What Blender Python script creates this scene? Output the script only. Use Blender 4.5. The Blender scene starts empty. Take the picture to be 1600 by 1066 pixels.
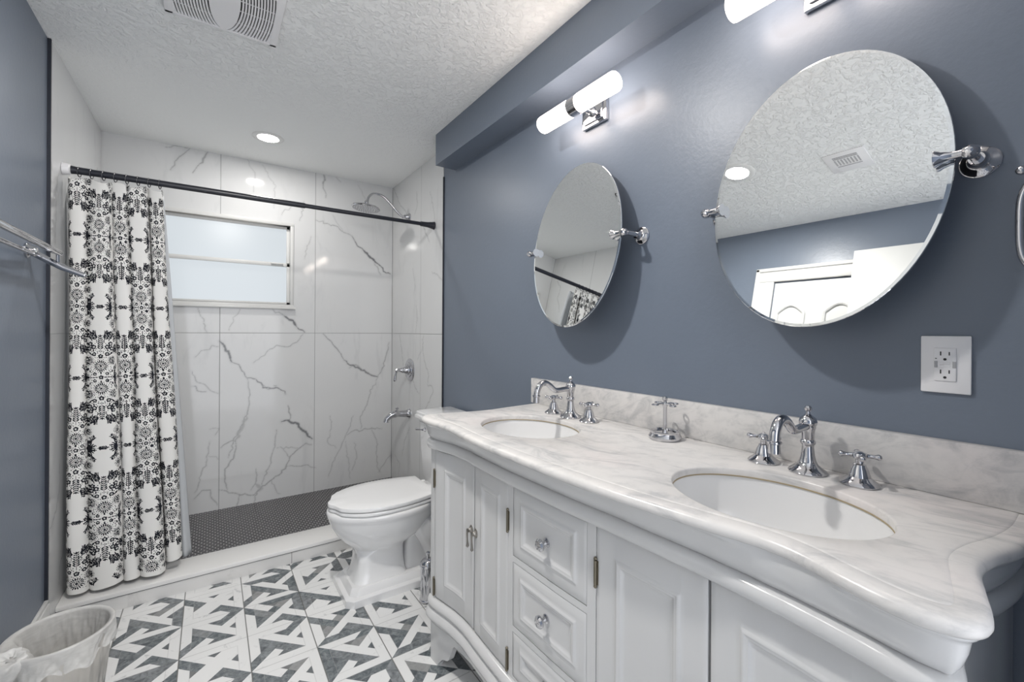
import bpy, bmesh, math, random
import numpy as np
from mathutils import Vector, Matrix
random.seed(7); rng = np.random.default_rng(7)
PI = math.pi
C = bpy.context.scene.collection
SC = bpy.context.scene

# ------------------------------------------------------------------ room sizes (metres)
EYE = 1.3214
XL, XR = -0.5608, 1.2692          # left wall face, right wall face
YB, YF = 3.6339, -1.4             # back wall, front end of the modelled room
H = 2.5364                        # ceiling
CURB_Y = 2.7227; CURB_Z = 0.088; SHOWER_Z = 0.072

# ------------------------------------------------------------------ camera
cam = bpy.data.cameras.new('camera'); cam_o = bpy.data.objects.new('camera', cam); C.objects.link(cam_o)
cam.sensor_width = 36.0; cam.lens = 679.75 / 1600 * 36; cam.shift_y = -15.3 / 1600; cam.clip_start = 0.02
cam_o.matrix_world = (Matrix.Translation((0, 0, EYE)) @ Matrix.Rotation(-math.radians(34.66), 4, 'Z')
                      @ Matrix.Rotation(PI / 2, 4, 'X') @ Matrix.Rotation(0.0061, 4, 'Z'))
SC.camera = cam_o
# ------------------------------------------------------------------ world and exposure
wd = bpy.data.worlds.new('world'); SC.world = wd; wd.use_nodes = True
wd.node_tree.nodes['Background'].inputs[0].default_value = (0.93, 0.95, 1.0, 1)
wd.node_tree.nodes['Background'].inputs[1].default_value = 2.2
SC.view_settings.view_transform = 'Standard'; SC.view_settings.look = 'None'
SC.view_settings.exposure = 0.36; SC.view_settings.gamma = 1.0; SC.view_settings.use_curve_mapping = False
# ------------------------------------------------------------------ light strengths
CAN_W = 19.0          # each recessed can light, watts
TUBE_E = 10.5          # glow of the frosted vanity tubes
PANE_E = 0.54         # glow of the frosted window panes

# ------------------------------------------------------------------ node helpers
class V:
    def __init__(s, g, o): s.g, s.o = g, o
    def _(s, op, a, b=None): return s.g.m(op, a, b)
    def __add__(s, b): return s.g.m('ADD', s, b)
    __radd__ = __add__
    def __sub__(s, b): return s.g.m('SUBTRACT', s, b)
    def __rsub__(s, b): return s.g.m('SUBTRACT', b, s)
    def __mul__(s, b): return s.g.m('MULTIPLY', s, b)
    __rmul__ = __mul__
    def __truediv__(s, b): return s.g.m('DIVIDE', s, b)
    def __lt__(s, b): return s.g.m('LESS_THAN', s, b)
    def __gt__(s, b): return s.g.m('GREATER_THAN', s, b)
class G:
    def __init__(s, name):
        s.mat = bpy.data.materials.new(name); s.mat.use_nodes = True
        s.nt = s.mat.node_tree; s.n = s.nt.nodes; s.l = s.nt.links
        s.b = s.n['Principled BSDF']
    def new(s, t, **k):
        n = s.n.new(t)
        for a, v in k.items(): setattr(n, a, v)
        return n
    def put(s, sock, v):
        if isinstance(v, V): s.l.new(v.o, sock)
        elif v is not None:
            if sock.type == 'RGBA' and not hasattr(v, '__len__'): v = (v, v, v, 1)
            if sock.type == 'RGBA' and len(v) == 3: v = (*v, 1)
            sock.default_value = v
    def m(s, op, a, b=None, c=None):
        n = s.new('ShaderNodeMath', operation=op)
        for i, v in enumerate((a, b, c)): s.put(n.inputs[i], v) if v is not None else None
        return V(s, n.outputs[0])
    def mn(s, a, b): return s.m('MINIMUM', a, b)
    def mx(s, a, b): return s.m('MAXIMUM', a, b)
    def ab(s, a): return s.m('ABSOLUTE', a)
    def fl(s, a): return s.m('FLOOR', a)
    def ss(s, a, lo, hi):
        n = s.new('ShaderNodeMapRange', interpolation_type='SMOOTHSTEP'); s.put(n.inputs[0], a)
        n.inputs[1].default_value = lo; n.inputs[2].default_value = hi; return V(s, n.outputs[0])
    def mixf(s, f, a, b):
        n = s.new('ShaderNodeMix', data_type='FLOAT'); s.put(n.inputs[0], f); s.put(n.inputs[2], a); s.put(n.inputs[3], b); return V(s, n.outputs[0])
    def mix(s, f, a, b):
        n = s.new('ShaderNodeMix', data_type='RGBA'); s.put(n.inputs[0], f); s.put(n.inputs[6], a); s.put(n.inputs[7], b); return V(s, n.outputs[2])
    def pos(s):
        g = s.new('ShaderNodeNewGeometry'); x = s.new('ShaderNodeSeparateXYZ'); s.l.new(g.outputs['Position'], x.inputs[0])
        return [V(s, x.outputs[i]) for i in range(3)]
    def vec(s, x, y=0.0, z=0.0):
        n = s.new('ShaderNodeCombineXYZ')
        for i, v in enumerate((x, y, z)): s.put(n.inputs[i], v)
        return V(s, n.outputs[0])
    def noise(s, vec, scale, detail=4, rough=0.5, dist=0.0):
        n = s.new('ShaderNodeTexNoise'); s.put(n.inputs['Vector'], vec)
        for k, v in (('Scale', scale), ('Detail', detail), ('Roughness', rough), ('Distortion', dist)): n.inputs[k].default_value = v
        return V(s, n.outputs[0])
    def white(s, vec):
        n = s.new('ShaderNodeTexWhiteNoise'); s.put(n.inputs['Vector'], vec); return V(s, n.outputs[0])
    def attr(s, name):
        n = s.new('ShaderNodeAttribute', attribute_name=name); return V(s, n.outputs['Fac'])
    def bump(s, h, strength, dist=0.01):
        n = s.new('ShaderNodeBump'); s.put(n.inputs['Height'], h); n.inputs['Strength'].default_value = strength; n.inputs['Distance'].default_value = dist
        s.l.new(n.outputs[0], s.b.inputs['Normal'])
    def set(s, **k):
        for a, v in k.items():
            s.put(s.b.inputs[{'color': 'Base Color', 'rough': 'Roughness', 'metal': 'Metallic', 'spec': 'Specular IOR Level', 'coat': 'Coat Weight',
                              'coatr': 'Coat Roughness', 'trans': 'Transmission Weight', 'em': 'Emission Color', 'ems': 'Emission Strength', 'alpha': 'Alpha', 'sss': 'Subsurface Weight'}[a]], v)
        return s
def lin(r, g=None, b=None):
    if g is None: g = b = r
    f = lambda c: c / 255 / 12.92 if c / 255 <= 0.04045 else ((c / 255 + 0.055) / 1.055) ** 2.4
    return (f(r), f(g), f(b), 1)
def plain(name, col, rough=0.5, metal=0.0, **k):
    g = G(name); g.set(color=col, rough=rough, metal=metal, **k); return g.mat

# ------------------------------------------------------------------ materials
def wall_paint():
    g = G('slate_blue_paint'); x, y, z = g.pos(); p = g.vec(x, y, z)
    n = g.noise(p, 3.0, 3); g.set(color=g.mix(n, (0.144, 0.174, 0.222), (0.158, 0.188, 0.238)), rough=g.mixf(n, 0.33, 0.42), spec=0.5)
    g.bump(g.noise(p, 55, 3, 0.6), 0.035, 0.02); return g.mat
def ceil_paint():
    g = G('textured_ceiling_white'); x, y, z = g.pos(); p = g.vec(x, y, z)
    a = g.noise(p, 42, 5, 0.6, 0.6); h = g.ss(a, 0.44, 0.62)
    fade = g.ss(y, 2.9, 2.2) * 0.85 + 0.15
    g.set(color=lin(247, 248, 247), rough=0.75); g.bump(h * fade, 0.50, 0.012); return g.mat
def marble_tile(name, axis, edges, zj):
    g = G(name); x, y, z = g.pos(); u = (x, y)[axis]; p = g.vec(x, y, z)
    v = g.attr('vein'); haze = g.noise(p, 2.2, 5, 0.55, 0.4)
    streak = g.ss(g.noise(g.vec(x * 3.0, y * 3.0, z * 0.9), 2.0, 6, 0.62, 1.2), 0.56, 0.74)
    col = g.mix(haze, lin(212, 213, 214), lin(221, 221, 220))
    col = g.mix(streak * 0.16, col, lin(150, 153, 157))
    col = g.mix(g.mn(v, 0.92), col, lin(98, 100, 104))
    d = g.ab(z - zj)
    for e in edges: d = g.mn(d, g.ab(u - e))
    j = 1 - g.ss(d, 0.0012, 0.0026)
    col = g.mix(j * 0.75, col, lin(120, 121, 122))
    g.set(color=col, rough=g.mixf(j, 0.07, 0.6), spec=0.5); g.bump(j * -1.0, 0.3, 0.002); return g.mat
def curb_tile():
    g = G('curb_face_tile'); x, y, z = g.pos(); p = g.vec(x, y, z)
    st = g.ss(g.noise(p, 6, 6, 0.6, 1.5), 0.56, 0.72); col = g.mix(st * 0.3, lin(222, 221, 219), lin(140, 138, 136))
    j = 1 - g.ss(g.mn(g.ab(x - 0.381), g.ab(z - 0.0665)), 0.001, 0.0022); col = g.mix(j * 0.8, col, lin(100, 100, 100))
    g.set(color=col, rough=0.15); return g.mat
def counter_marble():
    g = G('carrara_worktop_marble'); x, y, z = g.pos()
    w = g.noise(g.vec(x, y, z), 3.0, 3, 0.5) * 0.25
    a = g.noise(g.vec(x * 5.0 + y * 1.6 + w * 3.0, y * 1.5 - x * 0.6, z * 4.0), 3.2, 9, 0.66, 0.7)
    b = g.noise(g.vec(x * 2.0, y * 1.2, z * 1.0), 2.0, 3, 0.5)
    c = g.noise(g.vec(x, y, z), 26, 5, 0.6)
    col = g.mix(b, lin(208, 207, 205), lin(218, 214, 211))
    col = g.mix(g.ss(b, 0.52, 0.72) * 0.3, col, lin(219, 206, 204))
    col = g.mix(g.ss(a, 0.48, 0.73) * 0.62, col, lin(150, 152, 156))
    col = g.mix(g.ss(c, 0.45, 0.72) * 0.20, col, lin(165, 166, 168))
    vz = g.ss(z, 0.99, 1.0); vx = g.ss(x, 1.225, 1.235)
    vein = g.noise(g.vec(x * 4, y * 4 + z * 7, z * 4 - y * 3), 2.1, 8, 0.68, 1.2)
    col = g.mix(vx * vz * g.ss(vein, 0.44, 0.74) * 0.42, col, lin(128, 132, 138))
    g.set(color=col, rough=0.26, spec=0.4); return g.mat
def floor_mosaic():
    g = G('woven_marble_floor_tile'); X, Y, Z = g.pos(); P = g.vec(X, Y, Z)
    u = (X + 0.1) / 0.235; v = (Y - 1.946) / 0.235; iu = g.fl(u); iv = g.fl(v); x = u - iu; y = v - iv
    par = g.m('FLOORED_MODULO', iu + iv, 2.0)
    w, wd = 0.163, 0.166
    e = g.mn(g.mn(x, 1 - x), g.mn(y, 1 - y)); inE = e < w
    db = (x + y - 1) * 0.7071; df = (y - x) * 0.7071
    inB = g.ab(db) < wd; inF = g.ab(df) < wd
    top = g.mixf(par, inB, inF)          # diagonal lying over the border strips
    low = g.mixf(par, inF, inB)          # diagonal crossing over in the middle
    def tone(i, base):
        r = g.white(g.vec(iu + 0.37, iv + 0.73, float(i) + 0.11))
        return g.m('LESS_THAN', r, base), r
    dk_b, rb = tone(1, 0.95); dk_f, rf = tone(2, 0.72); dk_r, rr = tone(3, 0.40); dk_t, rt = tone(4, 0.48); dk_l, r_l = tone(5, 0.10); dk_o, ro = tone(6, 0.16)
    back = (db < 0.0) * dk_b; fwd = (df > 0.0) * dk_f
    er = ((1 - x) < (e + 0.0001)) * dk_r; et = ((1 - y) < (e + 0.0001)) * dk_t
    el = (x < (e + 0.0001)) * dk_l; eo = (y < (e + 0.0001)) * dk_o
    edge = g.mn(er + et + el + eo, 1.0)
    topc = g.mixf(par, back, fwd); lowc = g.mixf(par, fwd, back)
    inner = g.mixf(low, g.mixf(top, 1.0, topc), lowc)
    dark = g.mixf(inE, inner, g.mixf(top, edge, topc))
    gap = (1 - inE) * (1 - low) * (1 - top)
    tone_r = g.white(g.vec(iu + 0.2, iv + 0.4, g.fl((db > 0.0) * 2 + (df > 0.0) * 4 + inE * 8 + inB * 16) + 0.3))
    rot = g.noise(g.vec(X * 18 + Y * 7, Y * 18 - X * 7, tone_r * 9), 2.2, 6, 0.65, 0.8)
    dcol = g.mix(tone_r, lin(92, 100, 104), lin(128, 131, 134)); dcol = g.mix(g.ss(rot, 0.42, 0.7) * 0.6, dcol, lin(160, 165, 166)); dcol = g.mix(g.ss(rot, 0.5, 0.3) * 0.6, dcol, lin(70, 77, 80))
    dcol = g.mix((df > 0.0) * (1 - inE) * g.ss(tone_r, 0.55, 0.75) * 0.5, dcol, lin(164, 163, 160)); dcol = g.mix(gap * 0.45, dcol, lin(66, 70, 74))
    st = g.ss(g.noise(g.vec(X * 2, Y * 2, tone_r * 5), 7, 6, 0.65, 1.4), 0.58, 0.75)
    wcol = g.mix(st * 0.5, lin(234, 234, 233), lin(150, 152, 155))
    col = g.mix(dark, wcol, dcol)
    cut = g.mn(g.ab(e - w), 1.0); seam = 1 - g.ss(cut, 0.004, 0.010)
    col = g.mix(seam * 0.25, col, lin(165, 165, 165))
    ex = g.mn(x, 1 - x); gx_ = 1 - g.ss(ex, 0.0065, 0.0115); grout = g.mx(gx_, (1 - g.ss(e, 0.005, 0.009)) * 0.55); col = g.mix(grout * 0.85, col, lin(98, 98, 95))
    g.set(color=col, rough=g.mixf(grout, 0.22, 0.7)); g.bump(grout * -1.0, 0.25, 0.002); return g.mat
def penny():
    g = G('dark_penny_mosaic'); X, Y, Z = g.pos(); s = 0.0265
    def dist(ox, oy):
        a = X / s + ox; b = Y / (s * 1.7320508) + oy
        fx = a - g.fl(a) - 0.5; fy = (b - g.fl(b) - 0.5) * 1.7320508
        return g.m('SQRT', fx * fx + fy * fy)
    d = g.mn(dist(0.0, 0.0), dist(0.5, 0.5)); t = 1 - g.ss(d, 0.455, 0.50)
    n = g.noise(g.vec(X, Y, Z), 30, 2)
    g.set(color=g.mix(t, lin(176, 174, 172), g.mix(n, lin(38, 38, 42), lin(66, 65, 68))), rough=g.mixf(t, 0.7, 0.22)); g.bump(t, 0.3, 0.002); return g.mat
def fabric():
    g = G('printed_curtain_cotton'); p = g.attr('print'); x, y, z = g.pos()
    col = g.mix(g.ss(p, 0.35, 0.65), lin(232, 231, 228), lin(30, 32, 40)); g.set(color=col, rough=0.85, spec=0.2)
    g.bump(g.noise(g.vec(x, y, z), 900, 1), 0.06, 0.001); return g.mat
def liner_mat():
    g = G('white_liner_vinyl'); g.set(color=lin(226, 229, 232), rough=0.35, spec=0.4)
    tr = g.new('ShaderNodeBsdfTranslucent'); tr.inputs[0].default_value = lin(226, 229, 232); mx = g.new('ShaderNodeMixShader'); mx.inputs[0].default_value = 0.35
    g.l.new(g.b.outputs[0], mx.inputs[1]); g.l.new(tr.outputs[0], mx.inputs[2]); g.l.new(mx.outputs[0], g.n['Material Output'].inputs[0]); return g.mat
def bag_mat():
    g = G('clear_bin_bag_plastic'); g.set(color=lin(232, 231, 228), rough=0.28, spec=0.5)
    x, y, z = g.pos(); n = g.noise(g.vec(x * 1.0, y * 1.0, z * 2.5), 16, 5, 0.6, 1.0)
    tr = g.new('ShaderNodeBsdfTransparent'); mx = g.new('ShaderNodeMixShader'); g.put(mx.inputs[0], g.mixf(n, 0.20, 0.55))
    g.l.new(g.b.outputs[0], mx.inputs[1]); g.l.new(tr.outputs[0], mx.inputs[2]); g.l.new(mx.outputs[0], g.n['Material Output'].inputs[0])
    g.bump(n, 0.15, 0.02); return g.mat
def glow(name, col, st, rough=0.3, base=240):
    g = G(name); g.set(color=lin(base), rough=rough, em=col, ems=st); return g.mat
def tube_glass():
    g = G('lit_frosted_glass'); x, y, z = g.pos()
    g.set(color=lin(240, 238, 234), rough=0.25, em=(1.0, 0.86, 0.76, 1), ems=TUBE_E); return g.mat

M = dict(
    wall=wall_paint(), ceiling=ceil_paint(), floor=floor_mosaic(), penny=penny(), counter=counter_marble(), fabric=fabric(), liner=liner_mat(), bag=bag_mat(),
    curb=curb_tile(),
    back_tile=marble_tile('marble_tile_back', 0, (XL + .61, XL + 1.22, XL + 1.829), 1.2974),
    side_tile=marble_tile('marble_tile_side', 1, (YB - 0.61, YB - 0.002), 1.2974),
    cap=plain('white_quartz_cap', lin(234, 233, 231), 0.2),
    white=plain('white_lacquer', lin(208, 208, 208), 0.18, coat=0.3, coatr=0.08),
    trim=plain('white_trim_paint', lin(230, 230, 228), 0.35),
    vinyl=plain('white_window_vinyl', lin(214, 214, 212), 0.3),
    porcelain=plain('white_porcelain', lin(236, 236, 236), 0.06, coat=0.4, coatr=0.03),
    sink=plain('white_sink_porcelain', lin(226, 226, 226), 0.08),
    plastic=plain('white_plastic', lin(236, 235, 236), 0.35),
    grey=plain('grey_plastic', lin(172, 172, 174), 0.4),
    black=plain('black_slot', lin(20, 20, 22), 0.5),
    rod=plain('black_rod_enamel', lin(38, 40, 48), 0.28),
    blackm=plain('dark_trim', lin(38, 42, 52), 0.5),
    chrome=plain('polished_chrome', (0.57, 0.57, 0.59, 1), 0.05, 1.0),
    nickel=plain('satin_nickel', (0.36, 0.34, 0.31, 1), 0.3, 1.0),
    hinge=plain('aged_brass', lin(124, 118, 104), 0.35, 0.9),
    steel=plain('brushed_steel', (0.62, 0.60, 0.57, 1), 0.3, 1.0),
    mirror=plain('silvered_mirror', (0.90, 0.915, 0.91, 1), 0.0, 1.0),
    bevel=plain('mirror_bevel', (0.86, 0.88, 0.88, 1), 0.03, 1.0),
    caulk=plain('tan_caulk', lin(160, 146, 118), 0.7),
    tube=tube_glass(), lens=glow('lit_can_lens', (1, 0.985, 0.96, 1), 14.0),
    pane=glow('frosted_daylight_pane', (0.87, 0.945, 1.0, 1), PANE_E, 0.25, 60),
    door=plain('white_door_paint', lin(206, 206, 204), 0.4),
)

# ------------------------------------------------------------------ mesh helpers
def wloc(o):
    v = Vector((0, 0, 0))
    while o: v += Vector(o.location); o = o.parent
    return v
class MB:
    def __init__(s): s.v = []; s.f = []
    def add(s, v, f):
        b = len(s.v); s.v += [tuple(map(float, p)) for p in v]; s.f += [tuple(int(i) + b for i in q) for q in f]; return s
    def grid(s, A, closeu=False, closev=False):
        A = np.asarray(A, float); n, m = A.shape[:2]; f = []
        for i in range(n if closeu else n - 1):
            for j in range(m if closev else m - 1):
                i2, j2 = (i + 1) % n, (j + 1) % m; f.append((i * m + j, i * m + j2, i2 * m + j2, i2 * m + j))
        return s.add(A.reshape(-1, 3), f)
    def box(s, x0, x1, y0, y1, z0, z1, b=0.0, seg=2):
        bm = bmesh.new(); bmesh.ops.create_cube(bm, size=1.0)
        for v in bm.verts: v.co = Vector(((x0 + x1) / 2 + v.co.x * (x1 - x0), (y0 + y1) / 2 + v.co.y * (y1 - y0), (z0 + z1) / 2 + v.co.z * (z1 - z0)))
        if b > 0: bmesh.ops.bevel(bm, geom=list(bm.edges), offset=b, segments=seg, affect='EDGES', profile=0.5)
        return s.bm(bm)
    def bm(s, bm, mat=None):
        bm.verts.index_update(); s.add([(mat @ v.co if mat else v.co) for v in bm.verts], [[v.index for v in f.verts] for f in bm.faces]); bm.free(); return s
    def tube(s, pts, r, n=12, cap=True, closed=False):
        P = [Vector(p) for p in pts]; N = len(P); R = [r] * N if not hasattr(r, '__len__') else list(r)
        T = []
        for i in range(N):
            a = P[(i - 1) % N] if (closed or i > 0) else P[0]; b = P[(i + 1) % N] if (closed or i < N - 1) else P[-1]
            T.append((b - a).normalized())
        up = Vector((0, 0, 1)) if abs(T[0].z) < 0.9 else Vector((1, 0, 0))
        nrm = (up - T[0] * up.dot(T[0])).normalized(); rings = []
        for i in range(N):
            if i: nrm = (nrm - T[i] * nrm.dot(T[i])).normalized()
            bn = T[i].cross(nrm); rings.append([P[i] + (nrm * math.cos(2 * PI * k / n) + bn * math.sin(2 * PI * k / n)) * R[i] for k in range(n)])
        s.grid(np.array([[tuple(q) for q in ring] for ring in rings]), closeu=closed, closev=True)
        if cap and not closed:
            b = len(s.v) - N * n; s.f.append(tuple(b + k for k in range(n))[::-1]); s.f.append(tuple(b + (N - 1) * n + k for k in range(n)))
        return s
    def lathe(s, prof, o=(0, 0, 0), ax=(0, 0, 1), n=28, sx=1.0, sy=1.0):
        ax = Vector(ax).normalized(); q = Vector((0, 0, 1)).rotation_difference(ax); o = Vector(o); A = []
        for r, h in prof:
            A.append([tuple(o + q @ Vector((r * sx * math.cos(2 * PI * k / n), r * sy * math.sin(2 * PI * k / n), h))) for k in range(n)])
        s.grid(np.array(A), closev=True); b = len(s.v) - len(prof) * n
        if prof[0][0] > 1e-6: s.f.append(tuple(b + k for k in range(n))[::-1])
        if prof[-1][0] > 1e-6: s.f.append(tuple(b + (len(prof) - 1) * n + k for k in range(n)))
        return s
    def ball(s, c, r, n=14, sz=1.0):
        return s.lathe([(max(1e-7, r * math.sin(PI * i / 10)), -r * sz * math.cos(PI * i / 10)) for i in range(11)], c, n=n)
    def loft(s, rings, cap0=True, cap1=True):
        A = np.array(rings, float); s.grid(A, closev=True); n = A.shape[1]; b = len(s.v) - A.shape[0] * n
        if cap0: s.f.append(tuple(b + k for k in range(n))[::-1])
        if cap1: s.f.append(tuple(b + (A.shape[0] - 1) * n + k for k in range(n)))
        return s
    def prism(s, poly, o, ux, uy, uz, depth):       # 2-D outline extruded
        o, ux, uy, uz = map(Vector, (o, ux, uy, uz)); n = len(poly)
        a = [o + ux * p[0] + uy * p[1] for p in poly]; b = [q + uz * depth for q in a]
        return s.add(a + b, [tuple(range(n))[::-1], tuple(range(n, 2 * n))] + [(i, (i + 1) % n, n + (i + 1) % n, n + i) for i in range(n)])
    def build(s, name, mat, parent=None, ang=35, loc=None, fix=True):
        off = wloc(parent) + (Vector(loc) if loc else Vector((0, 0, 0)))
        me = bpy.data.meshes.new(name); V0 = np.array(s.v, float) - np.array(off)
        me.from_pydata(V0.tolist(), [], s.f); me.validate()
        if fix:
            bm = bmesh.new(); bm.from_mesh(me); bmesh.ops.remove_doubles(bm, verts=bm.verts, dist=1e-6); bmesh.ops.recalc_face_normals(bm, faces=bm.faces); bm.to_mesh(me); bm.free()
        me.polygons.foreach_set('use_smooth', [True] * len(me.polygons)); me.set_sharp_from_angle(angle=math.radians(ang)); me.update()
        me.materials.append(M[mat] if isinstance(mat, str) else mat)
        o = bpy.data.objects.new(name, me); C.objects.link(o)
        if parent: o.parent = parent
        if loc: o.location = loc
        return o
def tag(o, label, cat=None, group=None, kind=None):
    o['label'] = label
    if cat: o['category'] = cat
    if group: o['group'] = group
    if kind: o['kind'] = kind
    return o
def thing(name, label, cat, loc, group=None):
    o = bpy.data.objects.new(name, None); C.objects.link(o); o.location = loc; o.empty_display_size = 0.05
    return tag(o, label, cat, group)
def copy_tree(o, loc=None, label=None, parent=None):
    c = o.copy(); C.objects.link(c)
    if parent: c.parent = parent
    if loc: c.location = loc
    if label: c['label'] = label
    for ch in list(o.children): copy_tree(ch, parent=c)
    return c
def cr(P, n=12, closed=False):
    P = np.array(P, float); Q = np.vstack([P[-1:], P, P[:2]]) if closed else np.vstack([2 * P[0] - P[1], P, 2 * P[-1] - P[-2]]); out = []
    for i in range(1, len(Q) - 2):
        for t in np.linspace(0, 1, n, endpoint=False):
            a, b, c, d = Q[i - 1:i + 3]; out.append(.5 * (2 * b + (c - a) * t + (2 * a - 5 * b + 4 * c - d) * t * t + (3 * b - a - 3 * c + d) * t ** 3))
    if not closed: out.append(P[-1])
    return np.array(out)
def resamp(P, step):
    L = np.r_[0, np.cumsum(np.linalg.norm(np.diff(P, axis=0), axis=1))]; n = int(L[-1] / step) + 1; s = np.linspace(0, L[-1], n)
    return np.stack([np.interp(s, L, P[:, i]) for i in range(P.shape[1])], 1)
# ------------------------------------------------------------------ the room shell
def struct(name, mb, mat, label, **k): return tag(mb.build(name, mat, **k), label, kind='structure')
struct('floor', MB().box(XL - .1, XR + .1, YF, CURB_Y + .03, -.1, 0), 'floor', 'floor of square marble tiles in a woven grey and white strip pattern')
struct('floor', MB().box(XL - .1, XR + .1, CURB_Y + .04, YB + .1, -.1, SHOWER_Z), 'penny', 'shower floor of small dark round mosaic tiles')
struct('ceiling', MB().box(XL - .1, XR + .1, YF, YB + .1, H, H + .1), 'ceiling', 'white ceiling with a knockdown plaster texture')
struct('wall_left', MB().box(XL - .12, XL - .008, YF, 2.612, 0, H), 'wall', 'slate blue painted wall on the left')
struct('wall_right', MB().box(XR + .004, XR + .12, -.20, 2.648, 0, H), 'wall', 'slate blue painted wall behind the vanity')
struct('added_shade_wall', MB().box(.86, XR + .12, -.20, -.03, 0, H), 'wall', 'added slate blue wall out of view, keeping the right end of the vanity dark')  # unseen partition, added to block light from the vanity's right side
struct('baseboard_left', MB().box(XL - .008, XL + .008, 1.0, 2.61, 0, .165, .003).box(XL - .008, XL + .004, 1.0, 2.61, .165, .182, .003), 'trim', 'white baseboard under the left blue wall')
struct('baseboard_right', MB().box(XR - .01, XR + .004, 1.70, 2.64, 0, .14, .003), 'trim', 'white baseboard behind the toilet')
struct('trim_1', MB().box(1.1395, XR + .1, -.9, 2.4914, 2.346, H), 'wall', 'slate blue boxed soffit running along the ceiling above the vanity')
struct('trim_2', MB().box(XL - .012, XL + .003, 2.603, 2.613, .0, H), 'blackm', 'thin dark edge strip where left blue wall meets tile')
struct('trim_3', MB().box(XR - .004, XR + .006, 2.640, 2.650, .0, 2.346), 'blackm', 'thin dark edge strip where right blue wall meets tile')

def jitter_poly(P, amp, rg):
    P = resamp(np.array(P, float), .02); n = len(P)
    if n > 2: P[1:-1] += rg.normal(0, amp, (n - 2, 2))
    return resamp(P, .006)
def raster(U, W, lines, seed=1):
    A = np.zeros(U.shape); rg = np.random.default_rng(seed)
    for w, a, P in lines:
        P = jitter_poly(P, .0045, rg); w = w * .001 * 1.15
        k = np.interp(np.linspace(0, 1, len(P)), [0, .15, .5, .85, 1], [.4, .9, 1.1, .9, .35]) * (1 + .35 * rg.normal(0, 1, len(P)).clip(-1, 1))
        for (p, q, kk) in zip(P[:-1], P[1:], k):
            r = .02 + w; i = (U > min(p[0], q[0]) - r) & (U < max(p[0], q[0]) + r) & (W > min(p[1], q[1]) - r) & (W < max(p[1], q[1]) + r)
            if not i.any(): continue
            d = q - p; L2 = max(d @ d, 1e-9); t = (((U[i] - p[0]) * d[0] + (W[i] - p[1]) * d[1]) / L2).clip(0, 1)
            ds = np.hypot(U[i] - p[0] - t * d[0], W[i] - p[1] - t * d[1]); ww = max(.0016, w * abs(kk))
            A[i] = np.maximum(A[i], np.maximum(a * np.clip(1.5 - ds / ww, 0, 1), .22 * a * np.exp(-(ds / (.006 + w)) ** 2)))
    return A
def dense(name, A, attr, vals, mat, extra=None, drop=None, ang=180):
    n, m = A.shape[:2]; I = np.arange(n * m).reshape(n, m)
    F = np.stack([I[:-1, :-1], I[:-1, 1:], I[1:, 1:], I[1:, :-1]], -1).reshape(-1, 4)
    if drop is not None: F = F[~drop.reshape(-1)]
    Vv = A.reshape(-1, 3).tolist(); Ff = F.tolist(); vals = vals.reshape(-1)
    if extra:
        b = len(Vv); Vv += [list(p) for p in extra.v]; Ff += [[i + b for i in f] for f in extra.f]; vals = np.r_[vals, np.zeros(len(extra.v))]
    me = bpy.data.meshes.new(name); me.from_pydata(Vv, [], Ff)
    at = me.attributes.new(attr, 'FLOAT', 'POINT'); at.data.foreach_set('value', vals.astype(np.float32))
    me.polygons.foreach_set('use_smooth', [True] * len(me.polygons)); me.set_sharp_from_angle(angle=math.radians(ang)); me.update(); me.materials.append(M[mat])
    o = bpy.data.objects.new(name, me); C.objects.link(o); return o
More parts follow.
